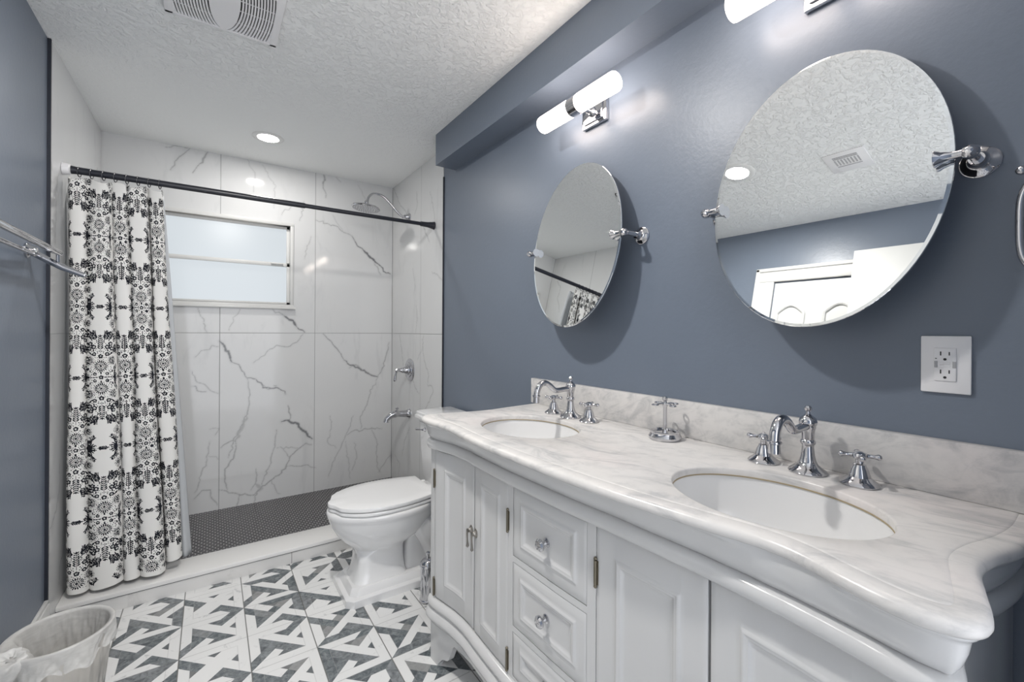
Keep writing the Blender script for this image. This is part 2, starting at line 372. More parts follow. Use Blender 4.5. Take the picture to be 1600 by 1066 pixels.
VB = [
(5,0.9,[(0.048,1.241),(0.066,1.223),(0.081,1.196),(0.104,1.151),(0.119,1.092)]),
(2.5,0.7,[(0.119,1.092),(0.150,1.078),(0.177,1.040),(0.212,0.975)]),
(3,0.8,[(0.212,0.975),(0.252,0.972),(0.304,0.932),(0.316,0.899),(0.370,0.890),(0.403,0.898),(0.433,0.867),(0.458,0.841)]),
(2,0.6,[(0.316,0.917),(0.337,0.888),(0.378,0.880),(0.407,0.907),(0.382,0.908)]),
(2.5,0.5,[(0.212,0.975),(0.225,0.896),(0.229,0.795),(0.210,0.705),(0.172,0.609),(0.137,0.550),(0.122,0.489),(0.104,0.425)]),
(7,0.35,[(0.210,0.705),(0.183,0.617),(0.153,0.557),(0.141,0.532)]),
(3,0.5,[(0.137,0.541),(0.145,0.486),(0.130,0.434),(0.104,0.366),(0.078,0.339),(0.086,0.271),(0.098,0.202)]),
(2.5,0.5,[(0.059,0.499),(0.077,0.523),(0.134,0.542)]),
(2,0.45,[(0.251,1.083),(0.315,1.132),(0.348,1.173),(0.401,1.205),(0.465,1.185),(0.534,1.233),(0.574,1.286)]),
(3,0.55,[(0.476,0.753),(0.489,0.675),(0.485,0.637)]),
(6,0.85,[(0.434,0.638),(0.477,0.643),(0.529,0.618),(0.564,0.570),(0.609,0.506),(0.646,0.481)]),
(2.5,0.45,[(0.401,0.581),(0.393,0.497),(0.381,0.413),(0.352,0.314),(0.328,0.249),(0.308,0.192)]),
(3,0.5,[(0.641,0.437),(0.601,0.453),(0.548,0.412),(0.500,0.376),(0.478,0.321),(0.461,0.291),(0.428,0.254),(0.386,0.224),(0.345,0.194),(0.304,0.174),(0.272,0.143),(0.260,0.076)]),
(2,0.4,[(0.406,0.447),(0.465,0.443),(0.547,0.426)]),
(2,0.4,[(0.444,0.432),(0.478,0.369),(0.500,0.376)]),
(2,0.45,[(0.457,0.296),(0.522,0.295),(0.611,0.280),(0.670,0.255)]),
(2.5,0.5,[(0.053,0.206),(0.117,0.175),(0.162,0.148),(0.193,0.150),(0.260,0.132),(0.292,0.162)]),
(2,0.5,[(0.170,0.146),(0.155,0.077)]),
(2.5,0.4,[(0.271,0.315),(0.272,0.213),(0.240,0.168)]),
(8,0.3,[(0.272,0.204),(0.304,0.174),(0.280,0.151)]),
(2,0.35,[(0.373,0.217),(0.395,0.146),(0.428,0.102)]),
(2,0.5,[(-0.105,1.040),(-0.084,0.974),(-0.056,0.946),(-0.027,0.936),(0.002,0.894),(0.042,0.878)]),
(2.5,0.6,[(-0.105,0.936),(-0.084,0.935),(-0.062,0.894),(-0.027,0.896)]),
(2,0.45,[(-0.088,1.134),(-0.064,1.173),(-0.017,1.180),(0.008,1.206),(0.041,1.201)]),
(2.5,0.4,[(-0.004,0.552),(-0.017,0.457),(-0.038,0.360),(-0.066,0.278),(-0.087,0.217)]),
(2.5,0.45,[(-0.090,0.175),(-0.048,0.218),(-0.009,0.223),(0.006,0.163),(0.042,0.102)]),
(2,0.35,[(-0.004,0.635),(0.043,0.638),(0.025,0.592)]),
(2,0.3,[(-0.017,0.457),(0.022,0.438),(0.045,0.421)]),
(2.5,0.6,[(0.720,1.291),(0.777,1.220),(0.840,1.138),(0.879,1.081)]),
(5,0.75,[(0.879,1.081),(0.929,1.032),(0.990,1.009),(1.068,0.969),(1.148,0.933)]),
(4,0.4,[(0.919,1.017),(0.964,1.047),(1.016,1.003)]),
(2.5,0.5,[(1.244,1.221),(1.222,1.113),(1.190,1.006),(1.148,0.927)]),
(2,0.45,[(1.148,0.927),(1.095,0.824),(1.069,0.730),(1.013,0.620),(1.013,0.515)]),
(2,0.4,[(0.952,0.626),(0.917,0.537),(0.902,0.493),(0.854,0.381),(0.792,0.264),(0.764,0.168)]),
(2.5,0.45,[(1.188,0.494),(1.071,0.503),(1.003,0.506),(0.942,0.498),(0.903,0.477)]),
(2,0.35,[(0.775,0.645),(0.785,0.583),(0.757,0.436),(0.820,0.386)]),
(2,0.4,[(1.097,0.515),(1.151,0.391),(1.141,0.285),(1.152,0.176),(1.174,0.130)]),
(2,0.4,[(1.261,0.256),(1.206,0.200),(1.163,0.132)]),
(2,0.35,[(0.958,0.407),(0.979,0.285),(0.944,0.186)]),
(2,0.3,[(0.893,0.427),(0.919,0.268),(0.930,0.122)]),
(2,0.5,[(0.664,2.172),(0.701,2.168),(0.733,2.153),(0.810,2.154),(0.868,2.101),(0.933,2.083)]),
(3,0.75,[(0.933,2.083),(0.979,2.011),(1.046,1.966)]),
(6,0.9,[(1.020,1.984),(1.067,1.942),(1.110,1.909),(1.142,1.880)]),
(3.5,0.85,[(1.131,1.890),(1.180,1.846),(1.213,1.811),(1.251,1.803)]),
(3,0.4,[(1.110,1.888),(1.142,1.848),(1.169,1.791)]),
(1.5,0.3,[(0.785,2.231),(0.834,2.157),(0.868,2.101)]),
(2,0.5,[(0.371,1.474),(0.400,1.451),(0.447,1.424)]),
(6,0.85,[(0.447,1.424),(0.472,1.406),(0.499,1.382),(0.529,1.349)]),
(3,0.75,[(0.529,1.349),(0.587,1.305)]),
(2,0.45,[(-0.076,1.468),(-0.047,1.386),(-0.025,1.303)]),
(1.5,0.4,[(0.167,1.463),(0.129,1.389),(0.103,1.317)]),
(2,0.4,[(0.577,2.301),(0.564,2.201),(0.547,2.150)]),
(2,0.35,[(0.520,2.272),(0.447,2.207),(0.426,2.175)]),
(2,0.35,[(0.628,2.039),(0.592,1.937),(0.584,1.862)]),
(2,0.45,[(-0.251,2.512),(-0.181,2.534),(-0.119,2.540)]),
(2,0.5,[(-0.119,2.540),(-0.164,2.491),(-0.194,2.442),(-0.227,2.367)]),
(4,0.5,[(-0.024,2.537),(-0.049,2.488),(-0.070,2.444)]),
(2,0.5,[(-0.070,2.444),(-0.108,2.375)]),
(5,0.5,[(0.717,2.535),(0.722,2.491),(0.713,2.449)]),
(2.5,0.45,[(0.713,2.449),(0.727,2.402),(0.732,2.358)]),
(2,0.4,[(0.807,2.534),(0.842,2.505)]),
(1.5,0.3,[(0.200,2.546),(0.252,2.452),(0.245,2.312)]),
(1.5,0.3,[(0.300,2.517),(0.383,2.385),(0.375,2.219)]),
(1.5,0.25,[(0.981,2.502),(1.059,2.359)]),
]
VRT = [
(2,0.45,[(3.619,2.532),(3.540,2.447),(3.463,2.349),(3.347,2.281),(3.305,2.241)]),
(2,0.35,[(3.112,2.368),(3.098,2.268),(3.147,2.207)]),
(2.5,0.45,[(3.023,2.132),(2.951,2.039),(2.905,1.985),(2.872,1.952)]),
(2,0.3,[(2.866,2.304),(2.799,2.153),(2.777,2.060)]),
(2,0.5,[(3.460,1.288),(3.414,1.200),(3.384,1.098),(3.369,1.037)]),
(1.5,0.35,[(2.963,1.293),(2.985,1.190),(3.080,1.105)]),
(2,0.4,[(2.890,0.933),(2.824,0.940),(2.791,0.899),(2.844,0.835),(2.932,0.754)]),
(2,0.35,[(3.204,0.984),(3.126,0.894),(3.039,0.856)]),
(1.5,0.3,[(3.179,1.796),(3.138,1.670),(3.150,1.598)]),
(1.5,0.3,[(3.111,1.547),(3.084,1.402),(3.120,1.306)]),
(2,0.35,[(2.825,1.733),(2.720,1.700),(2.650,1.650)]),
(2,0.4,[(2.986,1.260),(2.961,1.121),(2.869,1.013),(2.890,0.933)]),
(2,0.35,[(3.224,0.571),(3.331,0.439),(3.385,0.314)]),
(2,0.35,[(3.548,0.286),(3.427,0.236),(3.469,0.136)]),
]
WX0, WX1, WZ0, WZ1 = -.44, .507, 1.487, 2.122
xs = np.unique(np.r_[np.arange(XL, XR, .0042), XR, WX0, WX1]); zs = np.unique(np.r_[np.arange(0.06, H, .0042), H, WZ0, WZ1])
Xg, Zg = np.meshgrid(xs, zs, indexing='ij'); A = np.stack([Xg, np.full_like(Xg, YB), Zg], -1)
cx = (xs[:-1] + xs[1:]) / 2; cz = (zs[:-1] + zs[1:]) / 2
drop = ((cx > WX0) & (cx < WX1))[:, None] & ((cz > WZ0) & (cz < WZ1))[None, :]
sh = MB()
for a in ((XL - .1, WX0, 0, H), (WX1, XR + .1, 0, H), (WX0, WX1, 0, WZ0), (WX0, WX1, WZ1, H)): sh.box(a[0], a[1], YB + .0008, YB + .13, a[2], a[3])
tag(dense('wall_back', A, 'vein', raster(Xg, Zg, VB, 3), 'back_tile', extra=sh, drop=drop, ang=30), 'shower back wall of large veined white marble tiles', kind='structure')
def side(name, x, y0, lines, sgn, label, seed):
    ys = np.r_[np.arange(y0, YB, .006), YB]; zs = np.r_[np.arange(0.0, H, .006), H]; Yg, Zg = np.meshgrid(ys, zs, indexing='ij')
    A = np.stack([np.full_like(Yg, x), Yg, Zg], -1)
    if sgn > 0: A = A[::-1]; Yg = Yg[::-1]; Zg = Zg[::-1]
    ex = MB().box(min(x + sgn * .0008, x + sgn * .1), max(x + sgn * .0008, x + sgn * .1), y0, YB + .1, 0, H)
    tag(dense(name, A, 'vein', raster(Yg, Zg, lines, seed), 'side_tile', extra=ex, ang=30), label, kind='structure')
side('wall_right', XR, 2.650, VRT, 1, 'shower side wall of marble tile carrying the valve and spout', 5)
rl = np.random.default_rng(11); VL = []
for i in range(9):
    y, z = rl.uniform(2.75, 3.55), rl.uniform(.3, 2.4); P = [(y, z)]
    for k in range(4): y += rl.normal(-.03, .04); z -= rl.uniform(.06, .13); P.append((y, z))
    VL.append((2, .4, P))
side('wall_left', XL, 2.613, VL, -1, 'shower side wall of marble tile behind the curtain', 6)

cb = thing('trim_4', 'low shower curb with white cap and marble tile face', None, (.354, CURB_Y, 0)); cb['kind'] = 'structure'
MB().box(XL, XR, CURB_Y + .004, 2.90, 0, .064).build('tile_face', 'curb', cb)
MB().box(XL, XR, CURB_Y - .003, 2.925, .066, CURB_Z, .004).build('cap', 'cap', cb)
MB().box(XL, XR, CURB_Y + .001, 2.9, .0635, .0665).build('joint', 'blackm', cb)

# window
wn = thing('window_1', 'wide white two-pane frosted window high in the shower wall', None, ((WX0 + WX1) / 2, YB, WZ0)); wn['kind'] = 'structure'
fr = MB(); y0, y1 = YB - .012, YB + .07
for a in ((WX0, WX1, WZ1 - .024, WZ1), (WX0, WX1, WZ0, WZ0 + .022), (WX0, WX0 + .022, WZ0 + .022, WZ1 - .024), (WX1 - .022, WX1, WZ0 + .022, WZ1 - .024)): fr.box(a[0], a[1], y0, y1, a[2], a[3], .003)
fr.box(WX0 - .012, WX1 + .012, YB - .022, YB + .004, WZ0 - .012, WZ0 + .004, .002)
fr.build('window_frame', 'vinyl', wn)
mid = 1.803
for nm, a, b, yy in (('upper', mid - .004, WZ1 - .024, .028), ('lower', WZ0 + .022, mid + .012, .016)):
    s = MB(); x0, x1 = WX0 + .022, WX1 - .022; t = .022; y = YB + yy
    s.box(x0, x1, y, y + .02, b - t, b, .002).box(x0, x1, y, y + .02, a, a + (.018 if nm == 'lower' else .024), .002).box(x0, x0 + t, y, y + .02, a, b, .002).box(x1 - t, x1, y, y + .02, a, b, .002)
    so = s.build('sash', 'vinyl', wn)
    MB().box(x0 + t - .003, x1 - t + .003, y + .008, y + .012, a + .015, b - t + .003).build('pane', 'pane', so)
    if nm == 'lower': MB().box(.36, .44, YB + .004, YB + .018, mid + .004, mid + .016, .003).build('latch', 'vinyl', so)

# closed panel door on the left wall, seen in the large mirror
d1 = thing('door_1', 'white closed panel door with casing on the left wall, seen in the larger mirror', None, (XL, .95, 0)); d1['kind'] = 'structure'
cs = MB(); X0 = XL - .008
for (a, b, c, d) in ((.45, 1.469, 2.148, 2.236), (1.358, 1.469, 0, 2.148), (.43, .541, 0, 2.236)): cs.box(X0, X0 + .018, a, b, c, d, .004)
for (a, b, c, d) in ((.43, 1.475, 2.218, 2.242), (1.452, 1.475, 0, 2.24)): cs.box(X0, X0 + .026, a, b, c, d, .004)
cs.build('casing', 'door', d1)
lf = MB().box(X0 - .03, X0 + .004, .545, 1.352, .01, 2.138)
lf.build('door_leaf', 'door', d1)
def arch_panel(ya, yb, za, zb):
    n = 14; p = [(ya, za), (yb, za), (yb, zb - .05)] + [(yb + (ya - yb) * k / n, zb - .05 + .05 * math.sin(PI * k / n)) for k in range(1, n)] + [(ya, zb - .05)]
    pts = np.array([(X0 + .006, q[0], q[1]) for q in resamp(np.array(p + [p[0]]), .012)])
    return MB().tube(pts[:-1], .010, 8, closed=True)
for ya, yb in ((1.165, 1.317), (.905, 1.057), (.645, .797)):
    arch_panel(ya, yb, 1.15, 1.985).build('panel_moulding', 'door', d1); arch_panel(ya, yb, .25, .95).build('panel_moulding', 'door', d1)
d2 = tag(MB().box(-.512, -.476, .08, .917, .012, 2.262, .003).build('door_2', 'door'), 'plain white door leaf standing open near the left wall, seen in the larger mirror', kind='structure')

# ------------------------------------------------------------------ ceiling fittings
def can(x, y, label, watts):
    t = thing('recessed_light', label, 'ceiling light', (x, y, H), 'recessed ceiling lights')
    MB().lathe([(.0595, -.004), (.062, -.006), (.074, -.0055), (.086, -.003), (.090, 0.0), (.0595, 0.0)], (x, y, H), n=40).build('trim_ring', 'trim', t)
    MB().lathe([(1e-6, -.0055), (.0585, -.0055), (.0585, 0)], (x, y, H), n=40).build('lens', 'lens', t)
    L = bpy.data.lights.new('bulb', 'AREA'); L.shape = 'DISK'; L.size = .112; L.energy = watts; L.color = (1.0, .97, .93)
    o = bpy.data.objects.new('bulb', L); C.objects.link(o); o.parent = t; o.location = (0, 0, -.0065)
can(.290, 3.142, 'round recessed ceiling light above the shower curtain rod', CAN_W * .26)
can(.156, 1.295, 'round recessed ceiling light over the floor before the vanity, seen in the larger mirror', CAN_W)
fx, fy, hs = .035, 1.915, .186
fan = thing('exhaust_fan', 'square white exhaust fan cover with curved black slots in the ceiling', 'ceiling fan vent', (fx, fy, H))
MB().box(fx - hs, fx + hs, fy - hs, fy + hs, H - .004, H).build('cavity', 'black', fan)
fb = MB()
for a in ((-hs, hs, hs - .014, hs), (-hs, hs, -hs, -hs + .014), (-hs, -hs + .026, -hs, hs), (hs - .026, hs, -hs, hs)): fb.box(fx + a[0], fx + a[1], fy + a[2], fy + a[3], H - .014, H, .002)
fb.build('frame', 'plastic', fan)
rb = MB()
def oval(a, b, y): return a * math.sqrt(max(0, 1 - (y / b) ** 2))
for k in range(12):
    a = .0575 + k * .0097; b = .185 + k * .022
    for sg in (-1, 1):
        ysamp = np.linspace(-min(b * .999, hs - .014), min(b * .999, hs - .014), 40)
        Q = []
        for yv in ysamp:
            x0, x1 = oval(a - .0030, b - .006, yv), oval(a + .0028, b + .006, yv)
            if k == 11: x1 = hs - .02
            Q.append([(fx + sg * x0, fy + yv, H - .004), (fx + sg * x0, fy + yv, H - .013), (fx + sg * x1, fy + yv, H - .013), (fx + sg * x1, fy + yv, H - .004)])
        rb.grid(np.array(Q))
for yv in (-.11, -.03, .03, .11): rb.box(fx - hs + .02, fx + hs - .02, fy + yv - .0012, fy + yv + .0012, H - .010, H - .007)
rb.build('grille', 'plastic', fan)
ctr = [[(fx + s * oval(.049, .175, yv), fy + yv, z) for s in (-1, 1) for z in ((H - .014, H - .004) if s < 0 else (H - .014, H - .004))] for yv in np.linspace(-.171, .171, 30)]
ctr = np.array(ctr)[:, [1, 0, 2, 3]]; MB().grid(ctr, closev=False).build('center_plate', 'plastic', fan)
rg = thing('air_register', 'small white air register in the ceiling, seen in the larger mirror', 'air vent', (-.003, .826, H))
gx, gy = -.003, .826
MB().box(gx - .085, gx + .085, gy - .085, gy + .085, H - .006, H, .002).build('plate', 'plastic', rg)
sl = MB()
for k in range(2): sl.box(gx + .035 + k * .012, gx + .042 + k * .012, gy - .05, gy + .05, H - .0075, H - .005)
for k in range(8): sl.box(gx - .02, gx + .028, gy - .05 + k * .0135, gy - .044 + k * .0135, H - .0075, H - .005)
sl.box(gx - .035, gx - .03, gy - .05, gy + .05, H - .0075, H - .005)
sl.build('louver', 'grey', rg)

# ------------------------------------------------------------------ shower fittings
RZ, RY = EYE + .7288, 2.7934
rd = thing('curtain_rod', 'black curtain rod spanning the shower opening', 'curtain rod', (.354, RY, RZ))
MB().tube([(XL + .03, RY, RZ), (.447, RY, RZ)], .0155, 16).build('outer_tube', 'rod', rd)
MB().tube([(.447, RY, RZ), (XR - .02, RY, RZ)], .0125, 16).tube([(.443, RY, RZ), (.449, RY, RZ)], .0150, 16).build('inner_tube', 'rod', rd)
MB().lathe([(.016, -.10), (.018, -.05), (.024, -.012), (.027, -.004), (.027, 0)], (XR - .0005, RY, RZ), (1, 0, 0)).build('end_cap', 'rod', rd)
MB().lathe([(.0165, -.07), (.0165, -.02), (.019, 0)], (XL + .028, RY, RZ), (-1, 0, 0)).build('end_cap', 'rod', rd)
e = MB().lathe([(.019, -.028), (.025, -.024), (.028, 0)], (XL + .001, RY, RZ), (-1, 0, 0)).build('wall_cup', 'plastic', rd); e['label'] = 'white cup holding the rod on the left wall'

sh_ = thing('rain_shower', 'chrome rain shower head on a curved arm', 'shower head', (XR, 3.25, 2.214))
MB().lathe([(.030, 0), (.030, .006), (.024, .012), (.016, .03), (.014, .045)], (XR, 3.25, 2.205), (-1, 0, 0)).build('wall_flange', 'chrome', sh_)
arm = cr([(XR - .01, 3.25, 2.205), (1.215, 3.25, 2.200), (1.165, 3.25, 2.235), (1.11, 3.25, 2.29), (1.05, 3.25, 2.335), (.99, 3.25, 2.338), (.955, 3.25, 2.31), (.940, 3.25, 2.262)], 8)
MB().tube(arm, .0095, 12).build('arm', 'chrome', sh_)
hc = Vector((.935, 3.25, 2.255)); hx = Vector((-.10, 0, -1)).normalized()
MB().lathe([(.012, -.02), (.018, -.005), (.014, .004), (.03, .012), (.07, .018), (.098, .026), (.102, .034), (.096, .040)], hc, hx, n=36).build('head', 'chrome', sh_)
nz = MB()
for r, n in ((.02, 8), (.038, 14), (.056, 20), (.074, 26), (.088, 30)):
    q = Vector((0, 0, 1)).rotation_difference(hx)
    for k in range(n): nz.ball(hc + q @ Vector((r * math.cos(2 * PI * k / n), r * math.sin(2 * PI * k / n), .0405)), .0028, 6)
nz.build('nozzle', 'grey', sh_)['kind'] = 'stuff'

sv = thing('shower_valve', 'chrome round shower valve with lever above the tub spout', 'shower valve', (XR, 3.218, 1.018))
vy, vz = 3.218, 1.018
MB().lathe([(.088, 0), (.088, .005), (.080, .011), (.060, .013), (.058, .018), (.040, .020), (.036, .030)], (XR, vy, vz), (-1, 0, 0), n=40).build('escutcheon', 'chrome', sv)
MB().lathe([(.030, .025), (.026, .045), (.020, .055), (.022, .062), (.014, .075), (.012, .10), (.015, .108), (.009, .118)], (XR, vy, vz), (-1, 0, 0)).build('hub', 'chrome', sv)
MB().tube(cr([(XR - .105, vy, vz + .004), (XR - .112, vy + .006, vz - .025), (XR - .116, vy + .012, vz - .06), (XR - .118, vy + .014, vz - .085)], 6), np.interp(np.linspace(0, 1, 19), [0, .4, .85, 1], [.007, .0075, .012, .006]), 12).build('lever', 'chrome', sv)
ts = thing('tub_spout', 'chrome tub spout low on the shower side wall', 'tub spout', (XR, 3.226, .68))
sy, sz = 3.226, .680
MB().lathe([(.036, 0), (.036, .008), (.030, .014), (.026, .03), (.024, .05)], (XR, sy, sz), (-1, 0, 0)).build('flange', 'chrome', ts)
sp = cr([(XR - .03, sy, sz), (XR - .08, sy, sz + .004), (XR - .115, sy, sz + .006), (XR - .15, sy, sz - .004), (XR - .180, sy, sz - .028), (XR - .186, sy, sz - .05)], 7)
MB().tube(sp, np.interp(np.linspace(0, 1, len(sp)), [0, .25, .4, .7, .9, 1], [.026, .022, .028, .020, .018, .021]), 18).build('spout', 'chrome', ts)
MB().lathe([(.006, 0), (.006, .018), (.012, .020), (.013, .026), (.004, .031)], (XR - .10, sy, sz + .024)).build('diverter', 'chrome', ts)

# ------------------------------------------------------------------ curtain, liner, rings
def pattern():
    res = .001; W, Hh = .228, .66; nx, ny = int(W / res), int(Hh / res); A = np.zeros((nx, ny))
    def ell(cx, cy, a, b, ang=0, val=1.0):
        r = max(a, b) + .002; i0, i1 = int((cx - r) / res), int((cx + r) / res) + 1; j0, j1 = int((cy - r) / res), int((cy + r) / res) + 1
        I, J = np.meshgrid(np.arange(i0, i1 + 1), np.arange(j0, j1 + 1), indexing='ij'); dx, dy = I * res - cx, J * res - cy
        c, s = math.cos(ang), math.sin(ang); u, v = dx * c + dy * s, -dx * s + dy * c
        a2, b2 = (a + .0004, b + .0003) if val else (a, b); m = (u / a2) ** 2 + (v / b2) ** 2 < 1; A[I[m] % nx, J[m] % ny] = val
    def ring(cx, cy, r, w=.0022): ell(cx, cy, r, r); ell(cx, cy, r - w, r - w, 0, 0.0)
    def rosette(cx, cy, R):
        for k in range(18):
            t = 2 * PI * k / 18; ell(cx + R * .66 * math.cos(t), cy + R * .66 * math.sin(t), R * .22, R * .065, t)
            t += PI / 18; ell(cx + R * .98 * math.cos(t), cy + R * .98 * math.sin(t), R * .05, R * .05)
        ring(cx, cy, R * .36, .0016); ell(cx, cy, R * .13, R * .13)
        for k in range(8): t = 2 * PI * k / 8; ell(cx + R * .24 * math.cos(t), cy + R * .24 * math.sin(t), .0016, .0016)
    def flower(cx, cy, R=.013):
        for k in range(5): t = 2 * PI * k / 5 + .4; ell(cx + R * .55 * math.cos(t), cy + R * .55 * math.sin(t), R * .52, R * .46, t)
        ell(cx, cy, R * .40, R * .40, 0, 0.0); ell(cx, cy, R * .15, R * .15)
    def spray(x0, y0, x1, y1, bend=.02, n=6, s=.012):
        dx, dy = x1 - x0, y1 - y0; L = math.hypot(dx, dy); nx_, ny_ = -dy / L, dx / L
        P = lambda t: (x0 + dx * t + nx_ * bend * math.sin(PI * t), y0 + dy * t + ny_ * bend * math.sin(PI * t))
        for k in range(40): p = P(k / 39); ell(*p, .0012, .0012)
        for k in range(n):
            t = .18 + .78 * k / (n - 1); p = P(t); q = P(t + .02); a = math.atan2(q[1] - p[1], q[0] - p[0]); ss = s * (1.1 - .4 * t)
            for sg in (-1, 1): ell(p[0] + ss * math.cos(a + sg * .75), p[1] + ss * math.sin(a + sg * .75), ss * .62, ss * .24, a + sg * .75)
        p = P(1.0); ell(p[0] + .004 * dx / L, p[1] + .004 * dy / L, s * .5, s * .2, math.atan2(dy, dx))
    def fan_(cx, cy, ang, R=.032):
        for k in range(-4, 5):
            a = ang + k * .33; ell(cx + R * .56 * math.cos(a), cy + R * .56 * math.sin(a), R * .50, R * (.080 + .02 * abs(k) / 4), a)
        ell(cx, cy, .007, .007)
    def scroll(cx, cy, r, ang):
        for k in range(26): t = k / 25 * 4.4; ell(cx + r * (1 - t / 7) * math.cos(ang + t), cy + r * (1 - t / 7) * math.sin(ang + t), .0013, .0013)
    def free(cx, cy, r):
        i0, i1 = int((cx - r) / res), int((cx + r) / res) + 1; j0, j1 = int((cy - r) / res), int((cy + r) / res) + 1
        I, J = np.meshgrid(np.arange(i0, i1 + 1) % nx, np.arange(j0, j1 + 1) % ny, indexing='ij'); return A[I, J].sum() == 0 and OCC[I, J].sum() == 0
    rg = np.random.default_rng(21)
    for (ox, oy) in ((.057, .165), (.171, .495)):
        OCC = np.zeros_like(A); Q = [(sx, sy) for sx in (-1, 1) for sy in (-1, 1)]
        def blk(cx, cy, r):
            I, J = np.meshgrid(np.arange(nx), np.arange(ny), indexing='ij'); dx = np.abs(I * res - cx); dy = np.abs(J * res - cy); dx = np.minimum(dx, W - dx); dy = np.minimum(dy, Hh - dy); OCC[dx * dx + dy * dy < r * r] = 1
        flower(ox, oy, .009)
        for sy in (-1, 1):
            rosette(ox, oy + sy * .053, .032); blk(ox, oy + sy * .053, .034); flower(ox, oy + sy * .098, .010)
            spray(ox, oy + sy * .116, ox, oy + sy * .190, 0, 7, .011); ell(ox, oy + sy * .021, .0035, .006)
        for sx in (-1, 1):
            for k in (.017, .029, .040): ell(ox + sx * k, oy, .005, .0026)
            fan_(ox + sx * .054, oy, 0 if sx > 0 else PI, .033); spray(ox + sx * .092, oy, ox + sx * .118, oy, 0, 4, .008)
        for sx, sy in Q:
            rosette(ox + sx * .050, oy + sy * .078, .024); blk(ox + sx * .050, oy + sy * .078, .026)
            flower(ox + sx * .024, oy + sy * .016, .0075); flower(ox + sx * .026, oy + sy * .108, .0090)
            flower(ox + sx * .028, oy + sy * .142, .0105); flower(ox + sx * .047, oy + sy * .134, .0105); flower(ox + sx * .043, oy + sy * .156, .0105)
            ell(ox + sx * .040, oy + sy * .108, .012, .0024, sx * sy * .55); ell(ox + sx * .047, oy + sy * .116, .009, .0020, sx * sy * .45)
            spray(ox + sx * .062, oy + sy * .108, ox + sx * .080, oy + sy * .128, sx * sy * .005, 5, .011)
            spray(ox + sx * .054, oy + sy * .018, ox + sx * .080, oy + sy * .052, sx * sy * .004, 5, .011)
            spray(ox + sx * .014, oy + sy * .170, ox + sx * .026, oy + sy * .212, -sx * sy * .004, 6, .010)
            spray(ox + sx * .036, oy + sy * .170, ox + sx * .050, oy + sy * .196, sx * sy * .004, 4, .010)
            scroll(ox + sx * .084, oy + sy * .010, .006, 0 if sx > 0 else PI)
        for n_ in range(2600):
            x, y = rg.uniform(.003, .075), rg.uniform(.004, .17)
            if x / .082 + y / .22 > 1: continue
            if n_ % 3 == 0 and free(ox + x, oy + y, .0050):
                an = rg.uniform(0, PI)
                for sx, sy in Q: ell(ox + sx * x, oy + sy * y, .0060, .0024, an if sx * sy > 0 else -an)
            elif n_ % 3 == 1 and free(ox + x, oy + y, .0030):
                for sx, sy in Q: ell(ox + sx * x, oy + sy * y, .0020, .0020)
    return A, res
PAT, PRES = pattern()
def curtain():
    top, bot = RZ - .036, .108; nz_ = 800
    xb = np.array([-.538, -.462, -.342, -.279, -.185, -.120]); xt = np.array([-.543, -.478, -.395, -.340, -.265, -.205])
    setb = np.array([0, -.006, .004, -.004, .040])
    def ctl(x, amp, om):
        P = []
        for i in range(5):
            a, b = x[i], x[i + 1]; w = b - a; f = setb[i] * amp / .050; o = om * min(w, .10)
            P += [(a + o * .9, .55 * amp + f), (a - o * .05, -.05 * amp + f), (a + .16 * w, -.80 * amp + f), (a + .5 * w, -1.0 * amp + f), (b - .16 * w, -.80 * amp + f), (b + o * .05, -.05 * amp + f), (b - o * .9, .55 * amp + f)]
        return np.array(P)
    def fine(P): return cr(P, 18)
    base = fine(ctl(xb, .050, .26)); L = np.r_[0, np.cumsum(np.linalg.norm(np.diff(base, axis=0), axis=1))]; N = 700
    s = np.linspace(0, L[-1], N); print('curtain cloth length', L[-1])
    Xs = np.zeros((nz_, N)); Ys = np.zeros((nz_, N)); Zs = np.zeros((nz_, N)); u = s / L[-1]
    for i, t in enumerate(np.linspace(0, 1, nz_)):
        k = t ** .45; x = xt + (xb - xt) * t + .006 * np.sin(np.arange(6) * 2.1 + 5 * t) * math.sin(PI * t)
        Q = fine(ctl(x, (.016 + .034 * k), .10 + .16 * k)); xi = np.interp(s, L, Q[:, 0]); yi = np.interp(s, L, Q[:, 1])
        yi = yi + .004 * np.sin(u * 31 + 3 * t) * (1 - .6 * t) + .003 * np.sin(u * 57 - 5 * t) * (1 - t)
        tz = math.exp(-t * 22); yi = yi * (1 - .3 * tz) + .007 * tz * np.cos(u * 2 * PI * 8)
        Xs[i], Ys[i] = xi, RY + .004 + .012 * k + yi
        b = bot + .034 * np.clip((u - .81) / .03, 0, 1) + .003 * np.sin(u * 40); tp = top + .009 * np.cos(u * 2 * PI * 8); Zs[i] = tp + (b - tp) * t
    nx, ny = PAT.shape; Wp = nx * PRES; sc_ = [L[min(len(L) - 1, (7 * i + 3) * 18)] for i in range(5)]; knots, vals, last = [], [], -9
    for c, kind in zip(sc_, (1, 0, 0, 1, 0)):
        base_u = .057 + kind * Wp / 2; n = max(round((c + PU - base_u) / Wp), math.ceil((last + .10 - base_u) / Wp)); uc = base_u + n * Wp; last = uc
        knots += [c - .05, c + .05]; vals += [uc - .05, uc + .05]
    print('pleat centres', sc_, vals)
    S = np.broadcast_to(np.interp(s, [knots[0] - .1] + knots + [knots[-1] + .2], [vals[0] - .1] + vals + [vals[-1] + .2]), Xs.shape)
    P = PAT[(S / PRES).astype(int) % nx, ((Zs + PV) / PRES).astype(int) % ny]
    P = P * (Zs > Zs[-1] + .022)
    return dense('shower_curtain', np.stack([Xs, Ys, Zs], -1), 'print', P, 'fabric')
PU, PV = -.005, .165 + .66 - 1.094
cu = tag(curtain(), 'white shower curtain printed with black folk flowers, gathered at the left', 'shower curtain')
